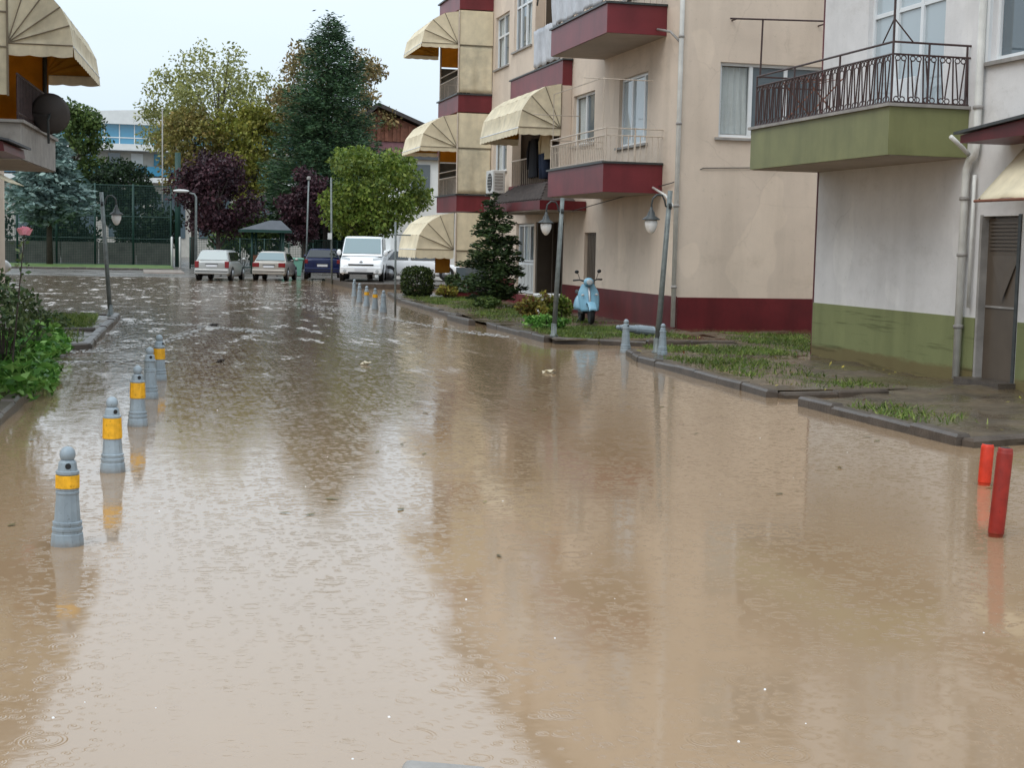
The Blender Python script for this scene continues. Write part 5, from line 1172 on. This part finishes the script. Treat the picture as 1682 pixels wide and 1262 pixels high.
m = MB(); m.exty([(15.4, 9.62), (23.8, 9.62), (17.6, 12.0)], 111.9, 121); m.build('gable', 'timber', ph)
for k in range(12): MB().box(15.8+k*.6, 16.05+k*.6, 111.8, 111.9, 9.65, 9.9+.0+min(2.0, max(.1, (1.6 if k > 2 else .6+.5*k)-.22*max(0, k-4)))).build('board', 'timber', ph)
m = MB(); m.exty([(14.9, 9.6), (17.6, 12.15), (24.4, 9.5), (24.4, 9.75), (17.6, 12.45), (14.9, 9.9)], 111.2, 121.5); m.build('roof', 'rooftile', ph)
for x in (17.2, 20.2): MB().box(x, x+1.3, 111.93, 112, 6.2, 8.0).build('window', 'glass', ph)
wh = thing('house', 'white rendered house with grey window beyond the awnings', 'house', (16, 80, 0))
MB().box(13.2, 22, 76, 84, 0, 6.3).build('wall', 'facwhite', wh)
MB().box(12.9, 22.3, 75.7, 84.3, 6.3, 6.5).build('roof', 'slate', wh)
for (x, z) in ((13.75, 4.3), (16.0, 4.3), (13.75, 1.0), (16.5, 1.0)):
    q = MB().box(x, x+1.0, 75.93, 76, z, z+1.75).build('window', 'glass', wh)
    MB().box(x-.08, x+1.08, 75.86, 75.93, z-.1, z-.02).build('sill', 'facwhite', q)
sh = thing('bus_shelter', 'dark green shelter with grey blue sloped roof between the parked cars', 'shelter', (7.4, 88, 0))
for (x, y) in ((6.5, 87.2), (6.85, 88.8), (8.3, 87.2), (8.3, 88.8)): MB().tube([(x, y, 0), (x, y, 2.6)], .07, 8).build('post', 'fencegreen', sh, True)
MB().hexa([(5.9, 86.6, 2.6), (8.7, 86.6, 2.6), (8.7, 89.4, 2.6), (5.9, 89.4, 2.6)], [(7.6, 87.6, 3.15), (8.2, 87.6, 3.15), (8.2, 88.4, 3.15), (7.6, 88.4, 3.15)]).build('roof', 'slate', sh)
MB().box(5.86, 8.74, 86.56, 89.44, 2.44, 2.595).build('fascia', 'fencegreen', sh); MB().box(6.6, 8.2, 88.7, 88.8, .5, 1.1).build('bench', 'timber', sh)
bx_ = thing('plastic_bin', 'mint green plastic bin between the champagne and navy cars', 'bin', (8.4, 83, 0))
MB().hexa([(7.95, 82.6, .05), (8.85, 82.6, .05), (8.85, 83.4, .05), (7.95, 83.4, .05)], [(7.85, 82.5, .95), (8.95, 82.5, .95), (8.95, 83.5, .95), (7.85, 83.5, .95)]).build('tub', 'binbox', bx_, bevel=.03)
MB().box(7.8, 9.0, 82.45, 83.55, .955, 1.05).build('lid', 'binbox', bx_, bevel=.02)

# ------------------------------------------------------------------ things in the water
stn = thing('broken_kerb_stone', 'tip of a broken kerb stone breaking the surface at the bottom edge', 'stone', (1.0, 5.2, 0))
MB().hexa([(.84, 5.2, -.25), (1.40, 5.15, -.25), (1.42, 5.5, -.25), (.90, 5.54, -.25)], [(.92, 5.22, .035), (1.12, 5.18, .03), (1.30, 5.36, .008), (1.0, 5.44, .03)]).build('block', 'concrete', stn, bevel=.02)
for i, (x, y, s, lab) in enumerate([(1.72, 34.9, .16, 'dark clump of debris afloat in mid stream'), (1.3, 24.5, .08, 'small leaf clump afloat near the left bollards'), (3.6, 24.0, .10, 'pale scrap of litter afloat in mid stream'), (6.3, 22.5, .12, 'pale floating scrap before the rose shrubs')]):
    r2 = random.Random(i); q = thing('floating_debris', lab, 'debris', (x, y, 0))
    for k in range(4):
        a = r2.uniform(0, 6); MB().grid(lambda u, v: (x+s*((u-.5)*math.cos(a)-(v-.5)*math.sin(a))+k*.02, y+s*((u-.5)*math.sin(a)+(v-.5)*math.cos(a))*1.6, .008+.01*k+.02*math.sin(u*4+k)*math.sin(v*5)), 5, 5).build('scrap', 'bark' if i < 2 else 'creamold', q, True, fix=False, solid=.004)
# bubbles and splash crowns of the rain
m = MB()
rr = random.Random(5)
for k in range(50):
    d = 5.2+24*rr.random()**1.7; a = math.radians(rr.uniform(-5, 34)); x, y = d*math.sin(a), d*math.cos(a)
    if x > 8.2: continue
    s = rr.uniform(.003, .007)
    V = [(x+s*math.cos(t)*c, y+s*math.sin(t)*c, z*s) for (c, z) in ((1, -.2), (.8, .55)) for t in [j*PI/3 for j in range(6)]]+[(x, y, s*.9)]
    m.add(V, [(j, (j+1) % 6, 6+(j+1) % 6, 6+j) for j in range(6)]+[(6+j, 6+(j+1) % 6, 12) for j in range(6)])
rb5 = np.random.default_rng(77); nb_ = 420
P_ = np.stack([rb5.uniform(8.6, 12, nb_), rb5.uniform(14, 50, nb_), np.full(nb_, .135)], 1); Db = unit(rb5.normal(size=(nb_, 3))*np.array([1, 1, .2])); Sb = unit(np.cross(Db, [0, 0, 1.])); lb_ = rb5.uniform(.02, .05, nb_)[:, None]
stuff(quads_mesh('leaf_litter', np.stack([P_-Db*lb_, P_+Sb*lb_*.5, P_+Db*lb_, P_-Sb*lb_*.5], 1), LF['mixred']), 'fallen leaves lying on the muddy verges', 'leaves')
# froth lines and leaves drifting with the current
r5 = np.random.default_rng(12); Q = []
for pts, n, w_ in (([(-1.1, 26.5), (-.3, 27.5), (.6, 29.5), (1.3, 33.5)], 420, .16), ([(-.4, 36), (1.0, 35.2), (2.2, 33.5), (2.8, 32.4)], 420, .22), ([(6.3, 41), (6.6, 37.5), (7.2, 33.2), (7.8, 31.5)], 380, .16), ([(-1.2, 24.4), (-.3, 24.6), (.5, 24.5)], 200, .07), ([(3, 50), (5, 46), (6, 42)], 500, .7), ([(1, 60), (4, 56), (6, 52)], 500, 1.2)):
    pts = np.array(pts); t = r5.random(n)*(len(pts)-1); i = t.astype(int); a = (t-i)[:, None]
    c = pts[i]*(1-a)+pts[np.minimum(i+1, len(pts)-1)]*a+r5.normal(size=(n, 2))*np.array([w_*.6, w_*1.6])
    for (x, y), q in zip(c, r5.uniform(.012, .045, n)):
        Q.append([(x+q*math.cos(k*PI/3+x*9)*(1+.3*math.sin(k*2+y)), y+q*1.5*math.sin(k*PI/3+x*9), .006) for k in range(6)])
MT['froth'] = mk('pale_froth', (.60, .575, .54, 1), .6, .1, 9)
stuff(quads_mesh('froth', np.array(Q), 'froth'), 'pale lines of froth drifting on the fast water', 'foam')
nl = 130; P_ = np.stack([r5.uniform(-1, 8, nl), 9+36*r5.random(nl), np.full(nl, .008)], 1); Dl = r5.normal(size=(nl, 3)); Dl[:, 2] = 0; Dl = unit(Dl); Sl = np.stack([-Dl[:, 1], Dl[:, 0], np.zeros(nl)], 1); ls = r5.uniform(.03, .07, nl)[:, None]
stuff(quads_mesh('drifting_leaves', np.stack([P_-Dl*ls, P_+Sl*ls*.5, P_+Dl*ls+[0, 0, .006], P_-Sl*ls*.5], 1), LF['russet']), 'fallen leaves drifting on the flood water', 'leaves')
stuff(m.build('rain_bubbles', 'globe', smooth=True, fix=False), 'scattered rain bubbles and splashes on the water', 'bubbles')
